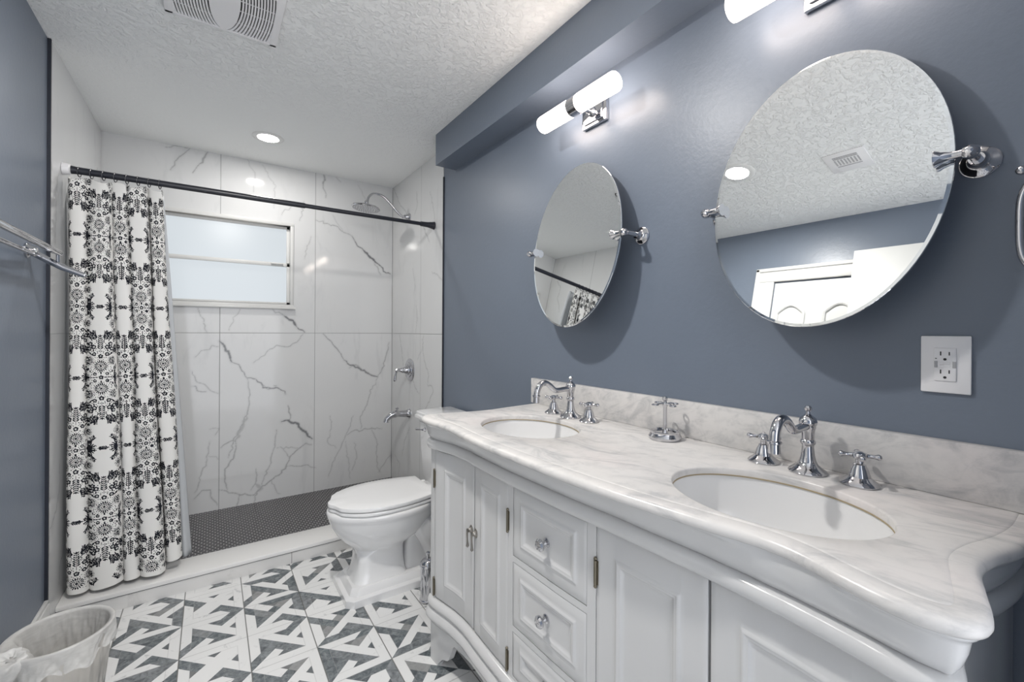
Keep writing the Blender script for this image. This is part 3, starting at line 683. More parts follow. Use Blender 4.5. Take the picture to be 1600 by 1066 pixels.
so_ = cu.modifiers.new('thickness', 'SOLIDIFY'); so_.thickness = .0012; so_.offset = 0
lu = np.linspace(0, 1, 120); LA = []
for t in np.linspace(0, 1, 60):
    x = -.552 + (.345 + .125 * t) * lu; y = 2.945 - .05 * math.exp(-t * 8) + (.006 + .012 * t) * np.sin(lu * 2 * PI * 7 + t) ; y = np.maximum(y, 2.86)
    z = RZ - .036 + (.094 - RZ + .036) * t + 0 * lu; LA.append(np.stack([x, y, z], -1))
ln = tag(MB().grid(np.array(LA)).build('shower_liner', 'liner', ang=180), 'plain white shower liner hanging inside the floral curtain', 'shower liner')
lm = ln.modifiers.new('thickness', 'SOLIDIFY'); lm.thickness = .001
ORD = ['first', 'second', 'third', 'fourth', 'fifth', 'sixth', 'seventh', 'eighth', 'ninth', 'tenth']
def ringmesh(x): return MB().tube([(x + .004 * math.sin(a), RY + .0195 * math.sin(a), RZ - .006 + .0215 * math.cos(a)) for a in np.linspace(0, 2 * PI, 24, endpoint=False)], .0022, 8, closed=True)
r0 = None
for k, x in enumerate(np.linspace(-.505, -.215, 8)):
    if r0 is None: r0 = o = ringmesh(0).build('curtain_ring', 'rod'); o.location = (x, 0, 0)
    else: o = r0.copy(); C.objects.link(o); o.location = (x, 0, 0)
    tag(o, ORD[k] + ' black curtain ring on the rod counted from the left wall', 'curtain ring', 'curtain rings')

# ------------------------------------------------------------------ left wall towel rack
tb = thing('towel_rack', 'chrome double towel bar on the left blue wall', 'towel rack', (XL, 2.36, 1.60))
ty = 2.36; w0 = XL - .008
MB().lathe([(.028, 0), (.028, .006), (.018, .014), (.013, .03)], (w0, ty, 1.612), (1, 0, 0)).build('wall_plate', 'chrome', tb)
MB().tube([(w0 + .01, ty, 1.610), (w0 + .05, ty, 1.585), (w0 + .10, ty, 1.555), (w0 + .158, ty, 1.530)], [.013, .0125, .012, .010], 12).ball((w0 + .158, ty, 1.530), .009).build('arm', 'chrome', tb)
MB().tube([(w0 + .085, ty + .01, 1.612), (w0 + .085, 1.62, 1.612)], .0115, 14).ball((w0 + .085, ty + .012, 1.612), .012).build('towel_bar', 'chrome', tb)
MB().tube([(w0 + .085, ty, 1.612), (w0 + .085, ty, 1.562)], .006, 10).build('bar_post', 'chrome', tb)
MB().tube(cr([(w0 + .03, ty - .005, 1.598), (w0 + .032, ty - .1, 1.594), (w0 + .04, ty - .25, 1.590), (w0 + .05, 1.62, 1.585)], 5), .0080, 12).ball((w0 + .03, ty - .045, 1.597), .012).build('towel_bar', 'chrome', tb)
MB().lathe([(.026, 0), (.026, .006), (.014, .014), (.010, .09)], (w0, 1.62, 1.60), (1, 0, 0)).build('wall_plate', 'chrome', tb)

# ------------------------------------------------------------------ vanity (serpentine front)
VK = [(1.272, .095), (1.16, .094), (1.067, .105), (.99, .124), (.926, .130), (.86, .117), (.79, .101), (.752, .100), (.728, .115), (.714, .150), (.716, .19), (.728, .24), (.745, .29), (.752, .335), (.748, .385), (.736, .44), (.720, .53), (.706, .62), (.695, .72), (.686, .85), (.682, .98), (.679, 1.10), (.680, 1.2), (.686, 1.30), (.692, 1.38), (.690, 1.46), (.682, 1.54), (.680, 1.59), (.69, 1.628), (.72, 1.648), (.78, 1.645), (.85, 1.628), (.93, 1.610), (1.0, 1.608), (1.1, 1.619), (1.272, 1.634)]
OUT = resamp(cr(VK), .008)
def smooth(A, k):
    ker = np.hanning(2 * k + 3)[1:-1]; ker /= ker.sum(); B = np.pad(A, ((k, k), (0, 0)), mode='edge')
    return np.stack([np.convolve(B[:, i], ker, 'valid') for i in range(2)], 1)
d_ = np.gradient(OUT, axis=0); NRM = np.stack([d_[:, 1], -d_[:, 0]], 1); NRM /= np.linalg.norm(NRM, axis=1)[:, None]
NS = smooth(NRM, 8); NS /= np.maximum(.75, np.linalg.norm(NS, axis=1))[:, None]
EX = np.interp(OUT[:, 1], [.10, .16, .236, .30, .355, .466, .60, .697, .913, 1.206, 1.35, 1.478, 1.55, 1.602], [.028, .03, .027, .010, .008, .033, .048, .056, .055, .055, .05, .043, .035, .028]) - .028
EX = np.where(OUT[:, 0] < .80, EX, 0); k_ = np.hanning(11)[1:-1]; k_ /= k_.sum(); EX = np.convolve(np.pad(EX, 4, mode='edge'), k_, 'valid')
YS = np.interp(OUT[:, 1], [.6, 1.1], [.78, .28])
def offs(o, ys=None):
    o = np.asarray(o, float); o = o[:, None] if o.ndim else np.full((len(OUT), 1), float(o))
    k = YS if ys is None else np.full(len(OUT), ys)
    o = (np.maximum(o + EX[:, None], np.minimum(o, .0085)) if ys is None else o)
    return OUT + NS * o * np.column_stack([np.ones(len(OUT)), k])
def sweep(mb, prof, ys=None):
    rows = []
    for o, z in prof: P = offs(o, ys); rows.append(np.column_stack([P, np.full(len(P), z)]))
    return mb.grid(np.array(rows))
FR = (OUT[:, 0] < .80) & (OUT[:, 1] > .125) & (OUT[:, 1] < 1.63)
def front(o):
    P = offs(o); m = (P[:, 0] < .86) & (P[:, 1] > .13) & (P[:, 1] < 1.625); Q = P[m]; Q = Q[np.argsort(Q[:, 1])]; return lambda Y: np.interp(Y, Q[:, 1], Q[:, 0])
FX = front(.055)
def fpt(Y, h=0.0):                                   # point on the cabinet face, h proud of it
    t = np.array([FX(Y + .004) - FX(Y - .004), .008]); t /= np.linalg.norm(t); n = np.array([-t[1], t[0]])
    return FX(Y) + n[0] * h, Y + n[1] * h
SINKS = ((.950, .437), (.938, 1.245)); SA, SB = .160, .200

van = thing('bathroom_vanity', 'white serpentine double vanity cabinet with panel doors and three drawers', 'vanity cabinet', (1.0, .87, 0))
body = MB()
in_front = (OUT[:, 0] < .80) & (OUT[:, 1] > .165) & (OUT[:, 1] < 1.600)
rec = np.where(in_front, .078, .055)
sweep(body, [(.050, .9593), (.012, .9593), (.013, .954), (.020, .950), (.023, .943), (.026, .928), (.033, .910), (.043, .896), (.048, .892), (.043, .891), (.034, .888), (.029, .882), (.027, .874), (.0285, .866), (.034, .858), (.043, .854), (.052, .852), (.055, .8505), (.055, .8490), (rec, .8485), (rec, .2625), (.055, .262), (.055, .256)])
body.build('carcass', 'white', van, ang=50)
bs_ = sweep(MB(), [(.075, .2605), (.055, .2605), (.047, .258), (.038, .251), (.035, .243), (.036, .235), (.043, .230), (.044, .224), (.037, .219), (.028, .209), (.025, .200), (.027, .192), (.033, .187), (.039, .184), (.041, .179), (.041, .172)]); bs_.build('base_moulding', 'white', van, ang=50)
def foot_z(d):
    return np.interp(d, [0, .055, .060, .080, .090, .110, .122, .140, .150, .30, .5, .8], [0, 0, .012, .036, .042, .047, .056, .100, .124, .130, .134, .136])
P0 = offs(.058); P1 = offs(.080); PM = offs(.040)
dd = np.minimum(np.where(P0[:, 0] < .80, np.minimum(abs(P0[:, 1] - .115), abs(1.638 - P0[:, 1])), 9), np.where(P0[:, 0] >= .80, np.minimum(abs(P0[:, 0] - .80) + .06, abs(1.272 - P0[:, 0]) + .0), 9))
zb = foot_z(np.maximum(dd - .01, 0)); rows = []
rows.append(np.column_stack([PM, np.full(len(P1), .1725)]))
for t in np.linspace(0, 1, 6): rows.append(np.column_stack([P0, .1715 + (zb - .1715) * t]))
rows.append(np.column_stack([P1, zb])); MB().grid(np.array(rows)).build('bracket_feet', 'white', van, ang=50)
# floor of the cabinet so light does not pass through
bt = MB(); q = offs(.060); bt.add([(p[0], p[1], .20) for p in q], [tuple(range(len(q)))]); bt.build('bottom_panel', 'white', van)

def panel(name, Ya, Yb, za, zb_, marg, raise_=True):
    R = [0, .0025, .005, .008, .0095, .011, .014, .0165, .018, .021, .024, .028]
    HT = np.array([0, .0014, .0030, .0038, .0038, .0026, .0024, .0020, .0004, -.0014, -.0028, -.0034])
    def lines(a, b, n):
        L = list(np.linspace(a, b, n)) + [a + marg + r for r in R] + [b - marg - r for r in R] + [a + .0015, b - .0015]
        L = np.array(sorted(L)); return L[np.r_[True, np.diff(L) > 1e-5]]
    ys, zs_ = lines(Ya, Yb, int((Yb - Ya) / .012) + 2), lines(za, zb_, 8)
    Yg, Zg = np.meshgrid(ys, zs_, indexing='ij')
    d = np.minimum(np.minimum(Yg - Ya - marg, Yb - marg - Yg), np.minimum(Zg - za - marg, zb_ - marg - Zg))
    h = np.interp(d, R, HT); h = np.where(d < 0, 0, h)
    eb = np.minimum(np.minimum(Yg - Ya, Yb - Yg), np.minimum(Zg - za, zb_ - Zg)); h = h - .0012 * (eb < .001)
    A = np.zeros(Yg.shape + (3,))
    for i, Y in enumerate(ys):
        t = np.array([FX(Y + .004) - FX(Y - .004), .008]); t /= np.linalg.norm(t); n = np.array([-t[1], t[0]])
        A[i, :, 0] = FX(Y) + n[0] * h[i]; A[i, :, 1] = Y + n[1] * h[i]; A[i, :, 2] = zs_
    mb = MB().grid(A); n, m = Yg.shape                       # skirt
    ring = [(i, 0) for i in range(n)] + [(n - 1, j) for j in range(1, m)] + [(i, m - 1) for i in range(n - 2, -1, -1)] + [(0, j) for j in range(m - 2, 0, -1)]
    sk = np.array([[A[i, j], A[i, j] + np.array([.019, 0, 0])] for i, j in ring]); mb.grid(sk, closeu=True)
    return mb.build(name, 'white', van, ang=40)
def stile(Ya, Yb, za=.262, zb_=.8485):
    ys = np.linspace(Ya, Yb, max(3, int((Yb - Ya) / .012) + 2)); A = np.array([[(FX(y) + dx, y, z) for (dx, z) in ((.02, za), (0, za), (0, zb_), (.02, zb_))] for y in ys])
    mb = MB().grid(A); mb.f.append((0, 1, 2, 3)); b = len(mb.v) - 4; mb.f.append((b, b + 1, b + 2, b + 3)); return mb
g_ = .0016
stiles = [(1.598, 1.616), (1.0885, 1.1145), (.7545, .7825), (.155, .182)]
for a, b in stiles: stile(a, b).build('stile', 'white', van)
DZ0, DZ1 = .268, .8465
doors = [(1.3365, 1.598, 0, .062), (1.1145, 1.3335, 1, .046), (.4715, .7545, 0, .055), (.182, .4685, 1, .055)]
dz = [(.637, .8465), (.424, .618), (.270, .405)]
for a, b in ((.618, .637), (.405, .424), (.262, .270)): stile(.7825, 1.0885, a + .0005, b - .0005).build('drawer_rail', 'white', van)
def hinge(Y, z, par):
    x, y = fpt(Y, .003); h = MB().tube([(x, y, z - .030), (x, y, z + .030)], .0042, 10)
    for k in (-.034, .034): h.ball((x, y, z + k), .0046, 8)
    h.box(x + .001, x + .004, y - .007, y + .007, z - .029, z + .029); h.build('hinge', 'hinge', par)
def pull(Y, z, par):
    x, y = fpt(Y, 0.0); p = MB().lathe([(.012, 0), (.012, .002), (.008, .005), (.005, .012), (.006, .018), (1e-6, .021)], (x, y, z + .016), (-1, 0, 0), n=20, sx=1.35)
    xx = x - .016
    p.tube([(xx, y, z + .016), (xx - .002, y, z + .004), (xx - .001, y, z - .012), (xx, y, z - .028), (xx, y, z - .038), (xx, y, z - .044)], [.0045, .0035, .0030, .0040, .0062, .0015], 10)
    p.build('pull', 'nickel', par)
for a, b, right, mg in doors:
    o = panel('door', a + g_, b - g_, DZ0, DZ1, mg)
    edge = b if not right else a                       # hinge side
    edge = a if right else b
    for z in (.735, .305): hinge(edge + (.0005 if right else -.0005), z, o)
    pull((b - .012) if right else (a + .020), .597, o)
for (a, b), zk in zip(dz, (.735, .524, .338)):
    o = panel('drawer', .7825 + g_, 1.0885 - g_, a + g_, b - g_, .034)
    x, y = fpt(.9355, -.0034)
    MB().lathe([(.013, 0), (.013, .003), (.007, .006), (.006, .014), (.010, .018), (.0165, .022), (.0170, .027), (.013, .032), (1e-6, .034)], (x, y, zk), (-1, 0, 0), n=24).build('knob', 'chrome', o)

# ------------------------------------------------------------------ worktop, sinks
ct = thing('vanity_countertop', 'grey-veined white marble worktop with ogee edge and backsplash', 'countertop', (1.0, .87, .946))
tp = MB(); CT = .985
sweep(tp, [(.060, .9595), (.012, .9595), (.006, .9605), (.002, .9635), (0, .968), (.0005, .973), (.003, .978), (.0075, .9815), (.014, .9832), (.022, .9838), (.033, .9842), (.0345, .9838), (.036, .9846), (.040, CT)], ys=1.0)
ring = offs(.040, 1.0)
bm = bmesh.new(); loops = [[(p[0], p[1]) for p in ring]]
NS_ = 72
for (sx, sy) in SINKS: loops.append([(sx + (SA + .004) * math.cos(2 * PI * k / NS_), sy + (SB + .004) * math.sin(2 * PI * k / NS_)) for k in range(NS_)])
for L in loops:
    vs = [bm.verts.new((p[0], p[1], CT)) for p in L]
    for i in range(len(vs)): bm.edges.new((vs[i], vs[(i + 1) % len(vs)]))
bmesh.ops.triangle_fill(bm, edges=list(bm.edges), use_beauty=True); tp.bm(bm)
for (sx, sy) in SINKS:
    tp.grid(np.array([[(sx + (SA + e) * math.cos(2 * PI * k / NS_), sy + (SB + e) * math.sin(2 * PI * k / NS_), z) for k in range(NS_)] for e, z in ((.004, CT), (.0015, CT - .0012), (0, CT - .004), (0, .968), (.012, .9665))]), closev=True)
tp.build('slab', 'counter', ct, ang=40)
MB().box(1.249, XR + .0035, .090, 1.646, CT, 1.100, .0025).build('backsplash', 'counter', ct)
def sink(sx, sy, label):
    s = thing('undermount_sink', label, 'sink', (sx, sy, .80))
    prof = [(1.06, .966), (1.012, .966), (1.008, .962), (.995, .940), (.965, .905), (.91, .870), (.82, .840), (.66, .818), (.42, .806), (.14, .801), (.12, .799)]
    rings = [[(sx + SA * k * math.cos(2 * PI * i / NS_), sy + SB * k * math.sin(2 * PI * i / NS_), z) for i in range(NS_)] for k, z in prof]
    rings += [[(sx + SA * k * math.cos(2 * PI * i / NS_), sy + SB * k * math.sin(2 * PI * i / NS_), z) for i in range(NS_)] for k, z in ((.15, .790), (.45, .796), (.70, .808), (.86, .832), (.955, .866), (1.03, .93), (1.06, .966))]
    MB().loft(rings, False, False).build('bowl', 'sink', s, ang=60)
    MB().lathe([(.022, .7995), (.022, .803), (.017, .804), (.012, .8015), (1e-6, .8015)], (sx + .01, sy, 0), n=24).build('drain', 'chrome', s)
    MB().grid(np.array([[(sx + (SA + e) * math.cos(2 * PI * k / NS_), sy + (SB + e) * math.sin(2 * PI * k / NS_), z) for k in range(NS_)] for e, z in ((.0006, .9688), (-.0009, .9684), (-.0009, .9655), (.001, .965))]), closev=True).build('caulk_line', 'caulk', s)
sink(*SINKS[0], 'oval white undermount sink nearer the camera, below the larger mirror')
sink(*SINKS[1], 'oval white undermount sink farther away, near the toilet')

# ------------------------------------------------------------------ faucets
def faucet(x, y, label):
    t = thing('bathroom_faucet', label, 'faucet', (x, y, CT), 'faucets on the vanity')
    z = CT + .0005
    MB().lathe([(.040, 0), (.041, .003), (.038, .007), (.030, .013), (.021, .021), (.017, .030), (.0145, .042), (.0125, .060), (.0125, .066), (.0155, .069), (.0165, .073), (.0155, .077), (.0130, .080), (.0135, .095), (.0150, .104), (.0165, .107), (.0165, .113), (.0190, .116), (.0195, .122), (.0165, .131), (.0095, .137), (.0045, .141), (.0040, .147), (.0075, .150), (.0082, .155), (.0050, .160), (1e-6, .161)], (x, y, z), n=32).build('column', 'chrome', t)
    p = cr([(0, .113), (-.035, .112), (-.062, .110), (-.083, .113), (-.108, .132), (-.130, .142), (-.152, .136), (-.166, .116), (-.170, .098)], 7)
    MB().tube([(x + a, y, z + b) for a, b in p], np.interp(np.linspace(0, 1, len(p)), [0, .15, .5, 1], [.0100, .0095, .0105, .0112]), 18).lathe([(.0112, .002), (.0150, 0), (.0150, -.004), (.0118, -.006), (.0122, -.026), (.0095, -.0265), (.009, -.02)], (x - .170, y, z + .098)).build('spout', 'chrome', t)
    for s in (-1, 1):
        hy = y + s * .102
        h = MB().lathe([(.036, 0), (.037, .003), (.034, .007), (.027, .012), (.0205, .018), (.0195, .024), (.0185, .026), (.0165, .034), (.0125, .042), (.0120, .045), (.0080, .047), (.0075, .058)], (x, hy, z), n=28).build('handle', 'chrome', t)
        c = MB().lathe([(.008, .056), (.0130, .059), (.0150, .064), (.0130, .070), (.006, .0735), (1e-6, .074)], (x, hy, z), n=24)
        for k in range(4):
            a = PI / 4 * .55 + k * PI / 2; dx, dy = math.cos(a), math.sin(a)
            c.tube([(x + dx * r, hy + dy * r, z + .0645) for r in (.010, .018, .026, .031)], [.0052, .0040, .0046, .0062], 10).ball((x + dx * .033, hy + dy * .033, z + .0645), .0066, 10)
        c.build('cross_handle', 'chrome', h)
    return t
fA = faucet(1.187, .457, 'chrome gooseneck faucet with cross handles at the nearer sink, below the larger mirror')
fB = copy_tree(fA, (1.161, 1.272, CT), 'chrome gooseneck faucet with cross handles at the farther sink, near the toilet')

hd = thing('toothbrush_holder', 'chrome toothbrush stand with round base between the two faucets', 'toothbrush holder', (1.177, .852, CT))
MB().lathe([(.046, .0003), (.049, .004), (.050, .010), (.046, .016), (.044, .021), (.0455, .026), (.041, .027), (.038, .022), (.010, .020)], (1.177, .852, CT), n=36).build('base', 'chrome', hd)
MB().lathe([(.0095, .018), (.0075, .022), (.0062, .03), (.0062, .100), (.008, .104), (.009, .110), (.006, .115), (.0045, .119), (.008, .123), (.0085, .129), (.005, .134), (1e-6, .135)], (1.177, .852, CT), n=20).build('stem', 'chrome', hd)
tr = MB()
for k in range(4):
    a = 1.27 + k * PI / 2; tr.tube([(1.177 + r * math.cos(a), .852 + r * math.sin(a), CT + .108 + .004 * math.sin(r * 90)) for r in np.linspace(.004, .030, 6)], .0032, 8)
    cx_, cy_ = 1.177 + .037 * math.cos(a), .852 + .037 * math.sin(a)
    tr.tube([(cx_ + .0085 * math.cos(b), cy_ + .0085 * math.sin(b), CT + .109) for b in np.linspace(0, 2 * PI, 16, endpoint=False)], .0026, 8, closed=True)
tr.build('ring_holder', 'chrome', hd)

# ------------------------------------------------------------------ mirrors
def mirror(cx, cy, a, b, tilt, label):
    cz = 1.6675; W = XR + .004
    t = thing('pivot_mirror', label, 'mirror', (W, cy, cz))
    u = Vector((math.sin(tilt), 0, math.cos(tilt))); n = Vector((-math.cos(tilt), 0, math.sin(tilt))); c = Vector((cx, cy, cz)); N = 96
    def ring(k, d, e=0): return [tuple(c + Vector((0, 1, 0)) * ((a - k) * math.cos(2 * PI * i / N)) + u * ((b - k) * math.sin(2 * PI * i / N)) + n * d) for i in range(N)]
    g = MB(); A = ring(.007, 0.0); g.v += A; g.f.append(tuple(range(N))); g.build('glass', 'mirror', t, ang=5)
    MB().grid(np.array([ring(.007, 0.0), ring(.0010, -.0008), ring(0, -.0016), ring(0, -.0050)]), closev=True).build('bevel', 'bevel', t, ang=20)
    k = MB(); A = ring(0.0, -.0050); A2 = ring(.004, -.009); k.grid(np.array([A, A2]), closev=True); k.f.append(tuple(N + i for i in range(N))); k.build('backing', 'blackm', t)
    for s in (-1, 1):
        by = cy + s * (a + .022); fx = cx - .012
        q = MB().lathe([(.031, 0), (.031, .004), (.027, .008), (.020, .010), (.014, .016), (.011, .028), (.012, .036)], (W - .0002, by, cz), (-1, 0, 0), n=32)
        L = W - fx
        q.lathe([(.0085, .03), (.0085, L - .014), (.0125, L - .010), (.0140, L - .002), (.0120, L + .006), (.006, L + .012), (1e-6, L + .013)], (W, by, cz), (-1, 0, 0), n=24)
        q.lathe([(.0085, .004), (.0075, .016), (.0085, .028), (.0120, .040), (.0165, .047), (.0170, .050), (.004, .050)], (fx, by, cz), (0, -s, 0), n=24)
        q.build('pivot_bracket', 'chrome', t)
mirror(1.1933, .4537, .2461, .3348, .1381, 'larger-looking oval tilting mirror nearer the camera, reflecting ceiling and a white door')
mirror(1.1846, 1.2915, .2480, .3313, .1160, 'smaller-looking oval tilting mirror near the shower, reflecting the curtain rod')

# ------------------------------------------------------------------ vanity wall lights
def wall_light(y, label):
    W = XR + .004; z = 2.200; x = 1.160
    t = thing('wall_light', label, 'wall light', (W, y, z), 'vanity wall lights')
    MB().box(W - .016, W, y - .066, y + .066, z - .050, z + .050, .003).box(W - .024, W - .014, y - .052, y + .052, z - .038, z + .038, .003).build('backplate', 'chrome', t)
    MB().tube([(W - .02, y, z), (x + .03, y, z)], .011, 16).lathe([(.020, 0), (.020, .012), (.013, .018)], (W - .02, y, z), (-1, 0, 0)).build('arm', 'chrome', t)
    MB().lathe([(.030, -.024), (.0365, -.023), (.0365, .023), (.030, .024)], (x, y, z), (0, 1, 0), n=36).build('collar', 'chrome', t)
    for s in (-1, 1):
        sh = MB().lathe([(.020, .0225), (.0345, .0225), (.0352, .03), (.0352, .196), (.0335, .203), (.0315, .2045), (.0315, .1985), (1e-6, .1975)], (x, y, z), (0, s, 0), n=36).build('glass_shade', 'tube', t)
    return t
wl = wall_light(1.2515, 'lit double-tube wall light above the farther mirror')
copy_tree(wl, (XR + .004, .4340, 2.200), 'lit double-tube wall light cut off by the top of the frame')

# ------------------------------------------------------------------ outlet
W = XR + .004; oy, oz = .2335, 1.257
ou = thing('outlet', 'white double electrical outlet plate on the blue wall', 'electrical outlet', (W, oy, oz))
MB().box(W - .007, W, oy - .0385, oy + .0385, oz - .060, oz + .060, .0025).build('cover_plate', 'plastic', ou)
rc = MB().box(W - .0095, W - .006, oy - .0168, oy + .0168, oz - .0345, oz + .0345, .001).build('receptacle', 'plastic', ou)
for k, dz_ in enumerate((.0195, -.0185)):
    for dy, hh in ((.0065, .0042), (-.0065, .0036)):
        MB().box(W - .0098, W - .009, oy + dy - .0010, oy + dy + .0010, oz + dz_ + .0035 - hh, oz + dz_ + .0035 + hh).build('slot', 'black', rc)
    MB().lathe([(.0026, 0), (.0026, .0006)], (W - .0093, oy, oz + dz_ - .0085), (-1, 0, 0), n=16).build('ground_hole', 'black', rc)
for s in (-1, 1): MB().box(W - .0100, W - .009, oy + s * .0138 - .0026, oy + s * .0138 + .0026, oz - .0068, oz + .0068, .0004).build('side_button', 'grey', rc)
MB().box(W - .0102, W - .009, oy - .0078, oy + .0078, oz + .0006, oz + .0050, .0005).build('test_button', 'plastic', rc)
MB().box(W - .0102, W - .009, oy - .0078, oy + .0078, oz - .0050, oz - .0006, .0005).build('test_button', 'plastic', rc)
MB().box(W - .0098, W - .009, oy + .0125, oy + .0150, oz + .0115, oz + .0130).build('indicator', 'black', rc)

# ------------------------------------------------------------------ towel ring at the right edge
tg = thing('towel_ring', 'chrome towel ring at the right edge of the blue wall', 'towel ring', (W, .055, 1.60))
MB().lathe([(.026, 0), (.026, .006), (.018, .012), (.012, .03), (.010, .052)], (W, .055, 1.605), (-1, 0, 0)).ball((W - .052, .055, 1.605), .013).build('post', 'chrome', tg)
pr = [(.055 + .0725 * (abs(math.cos(a)) ** .55) * (1 if math.cos(a) > 0 else -1), 1.522 + .093 * (abs(math.sin(a)) ** .55) * (1 if math.sin(a) > 0 else -1)) for a in np.linspace(0, 2 * PI, 64, endpoint=False)]
MB().tube([(W - .052, y, z) for y, z in pr], .0062, 12, closed=True).ball((W - .052, .1255, 1.6225), .0085).build('ring', 'chrome', tg)

# ------------------------------------------------------------------ toilet
TY = 2.27
to = thing('toilet', 'white two-piece toilet beside the vanity', 'toilet', (.85, TY, 0))
def egg(xf, xb, hw, z, n=64, back=.72, p=2.0, cxk=.60):
    """egg outline: rounded front at xf, blunter back at xb"""
    xm = xf + (xb - xf) * cxk; R = []
    for i in range(n):
        a = 2 * PI * i / n; c, s = math.cos(a), math.sin(a)
        if c < 0: x = xm + (xm - xf) * c; y = hw * s
        else:
            x = xm + (xb - xm) * math.copysign(abs(c) ** .75, c); y = hw * math.copysign(abs(s) ** .62, s) * (1 - (1 - back) * abs(c) ** 1.6)
        R.append((x, TY + y, z))
    return R
def rrect(x0, x1, hw, z, ch=.03, n=None):
    P = [(x0 + ch, -hw), (x1, -hw), (x1, hw), (x0 + ch, hw), (x0, hw - ch), (x0, -hw + ch)]
    return [(x, TY + y, z) for x, y in P]
ft = MB().loft([rrect(.532, 1.02, .160, 0, .030), rrect(.532, 1.02, .160, .034, .030), rrect(.536, 1.02, .156, .038, .030), rrect(.552, 1.02, .140, .041, .028), rrect(.556, 1.02, .136, .050, .028), rrect(.562, 1.02, .130, .062, .027), rrect(.570, 1.02, .122, .070, .026)])
ft.build('foot', 'porcelain', to, ang=30)
def sq(xf, xb, hw, z, n=64, e=.42):
    R = []
    for i in range(n):
        a = 2 * PI * i / n; c, s = math.cos(a), math.sin(a)
        R.append(((xf + xb) / 2 + (xb - xf) / 2 * math.copysign(abs(c) ** e, c), TY + hw * math.copysign(abs(s) ** e, s), z))
    return R
bw = MB().loft([sq(.576, .86, .116, .062), sq(.590, .850, .102, .085), sq(.600, .845, .094, .12), sq(.606, .842, .090, .16), sq(.606, .842, .090, .195),
                egg(.598, .86, .098, .215), egg(.575, .90, .122, .238), egg(.545, .95, .148, .268), egg(.516, .99, .172, .305), egg(.494, 1.01, .188, .345), egg(.482, 1.02, .196, .378), egg(.478, 1.02, .199, .392), egg(.474, 1.02, .2035, .398), egg(.471, 1.02, .206, .412), egg(.473, 1.02, .204, .424), egg(.482, 1.01, .196, .428)])
bw.build('bowl', 'porcelain', to, ang=60)
tw = MB().tube(cr([(.80, TY, .30), (.90, TY, .285), (.98, TY, .245), (1.03, TY, .17), (1.06, TY, .09), (1.07, TY, .065)], 8), np.interp(np.linspace(0, 1, 41), [0, .3, .7, 1], [.09, .092, .085, .075]), 28)
tw.tube(cr([(.84, TY - .07, .375), (.90, TY - .092, .33), (.95, TY - .09, .26), (1.00, TY - .07, .17), (1.03, TY - .06, .07)], 8), .062, 20)
tw.loft([sq(.84, 1.02, .085, .06), sq(.85, 1.02, .075, .16), sq(.86, 1.03, .075, .30)])
tw.loft([sq(.93, 1.245, .125, .345, 64, .5), sq(.92, 1.25, .145, .385, 64, .5), sq(.92, 1.25, .15, .424, 64, .5), sq(.925, 1.25, .145, .430, 64, .5)])
tw.build('trapway', 'porcelain', to, ang=60)
def seat(x0, x1, z0, z1, sc, dome):
    xs_ = np.array([.0, .012, .035, .07, .12, .18, .25, .32, .40, .47, .505]); hw = np.array([.0, .055, .098, .136, .168, .190, .200, .199, .186, .166, .152])
    X = np.r_[0, np.linspace(.02, 1, 46) ** 1.6 * .505]; Hh = np.interp(X, xs_, hw); Hh = np.where(X < .03, .315 * np.sqrt(np.maximum(X, 0)), Hh); Hh = np.minimum.accumulate(Hh[::-1])[::-1] if False else Hh
    k = np.ones(3) / 3; Hs = np.r_[Hh[0], np.convolve(Hh, k, 'valid'), Hh[-1]]
    o = [(x0 + x / .505 * (x1 - x0), h) for x, h in zip(X, Hs)]
    out = [(x, TY - h) for x, h in o] + [(x, TY + h) for x, h in o[::-1][:-1]]
    out = np.array(out); cx_ = np.array([(x0 + x1) / 2 + .02, TY])
    def rg_(s, z): return [(*(cx_ + (p - cx_) * s), z) for p in out]
    return MB().loft([rg_(sc - .012, z0), rg_(sc, z0 + .003), rg_(sc, z1 - .006), rg_(sc - .008, z1 - .0015), rg_(sc - .03, z1), rg_(.7, z1 + dome * .7), rg_(.35, z1 + dome), rg_(.02, z1 + dome * 1.05)])
seat(.478, .985, .4305, .447, 1.0, 0).build('seat', 'porcelain', to, ang=40)
seat(.475, .990, .4505, .470, 1.0, .004).build('seat_lid', 'porcelain', to, ang=40)
for s in (-1, 1): MB().lathe([(.016, .428), (.016, .452), (.012, .462), (1e-6, .464)], (1.005, TY + s * .075, 0), n=16).build('seat_hinge', 'porcelain', to)
tk = MB().loft([[(x, TY + y, z) for x, y in ((1.245, -w), (1.245, w), (x0 + .03, w), (x0, w - .03), (x0, -w + .03), (x0 + .03, -w))] for x0, w, z in ((1.06, .195, .431), (1.05, .205, .46), (1.04, .215, .62), (1.034, .219, .775), (1.026, .226, .785), (1.026, .226, .795))])
tk.build('tank', 'porcelain', to, ang=30)
ld = MB().loft([[(x, TY + y, z) for x, y in ((1.25, -w), (1.25, w), (x0 + .015, w), (x0, w - .015), (x0, -w + .015), (x0 + .015, -w))] for x0, w, z in ((1.020, .228, .796), (1.012, .234, .802), (1.012, .234, .815), (1.020, .229, .822), (1.020, .229, .834), (1.024, .225, .840), (1.03, .22, .842))])
ld.build('tank_lid', 'porcelain', to, ang=30)
lv = MB().lathe([(.014, 0), (.014, .004), (.008, .010), (.006, .018)], (1.037, 2.385, .742), (-1, 0, 0), n=16).tube(cr([(1.020, 2.384, .742), (1.010, 2.400, .742), (1.006, 2.430, .740), (1.005, 2.455, .736)], 4), [.006, .0055, .005, .005, .005, .005, .0055, .006, .0065, .007, .0075, .007, .005], 10)
lv.build('flush_lever', 'chrome', to)['label'] = 'chrome flush lever'

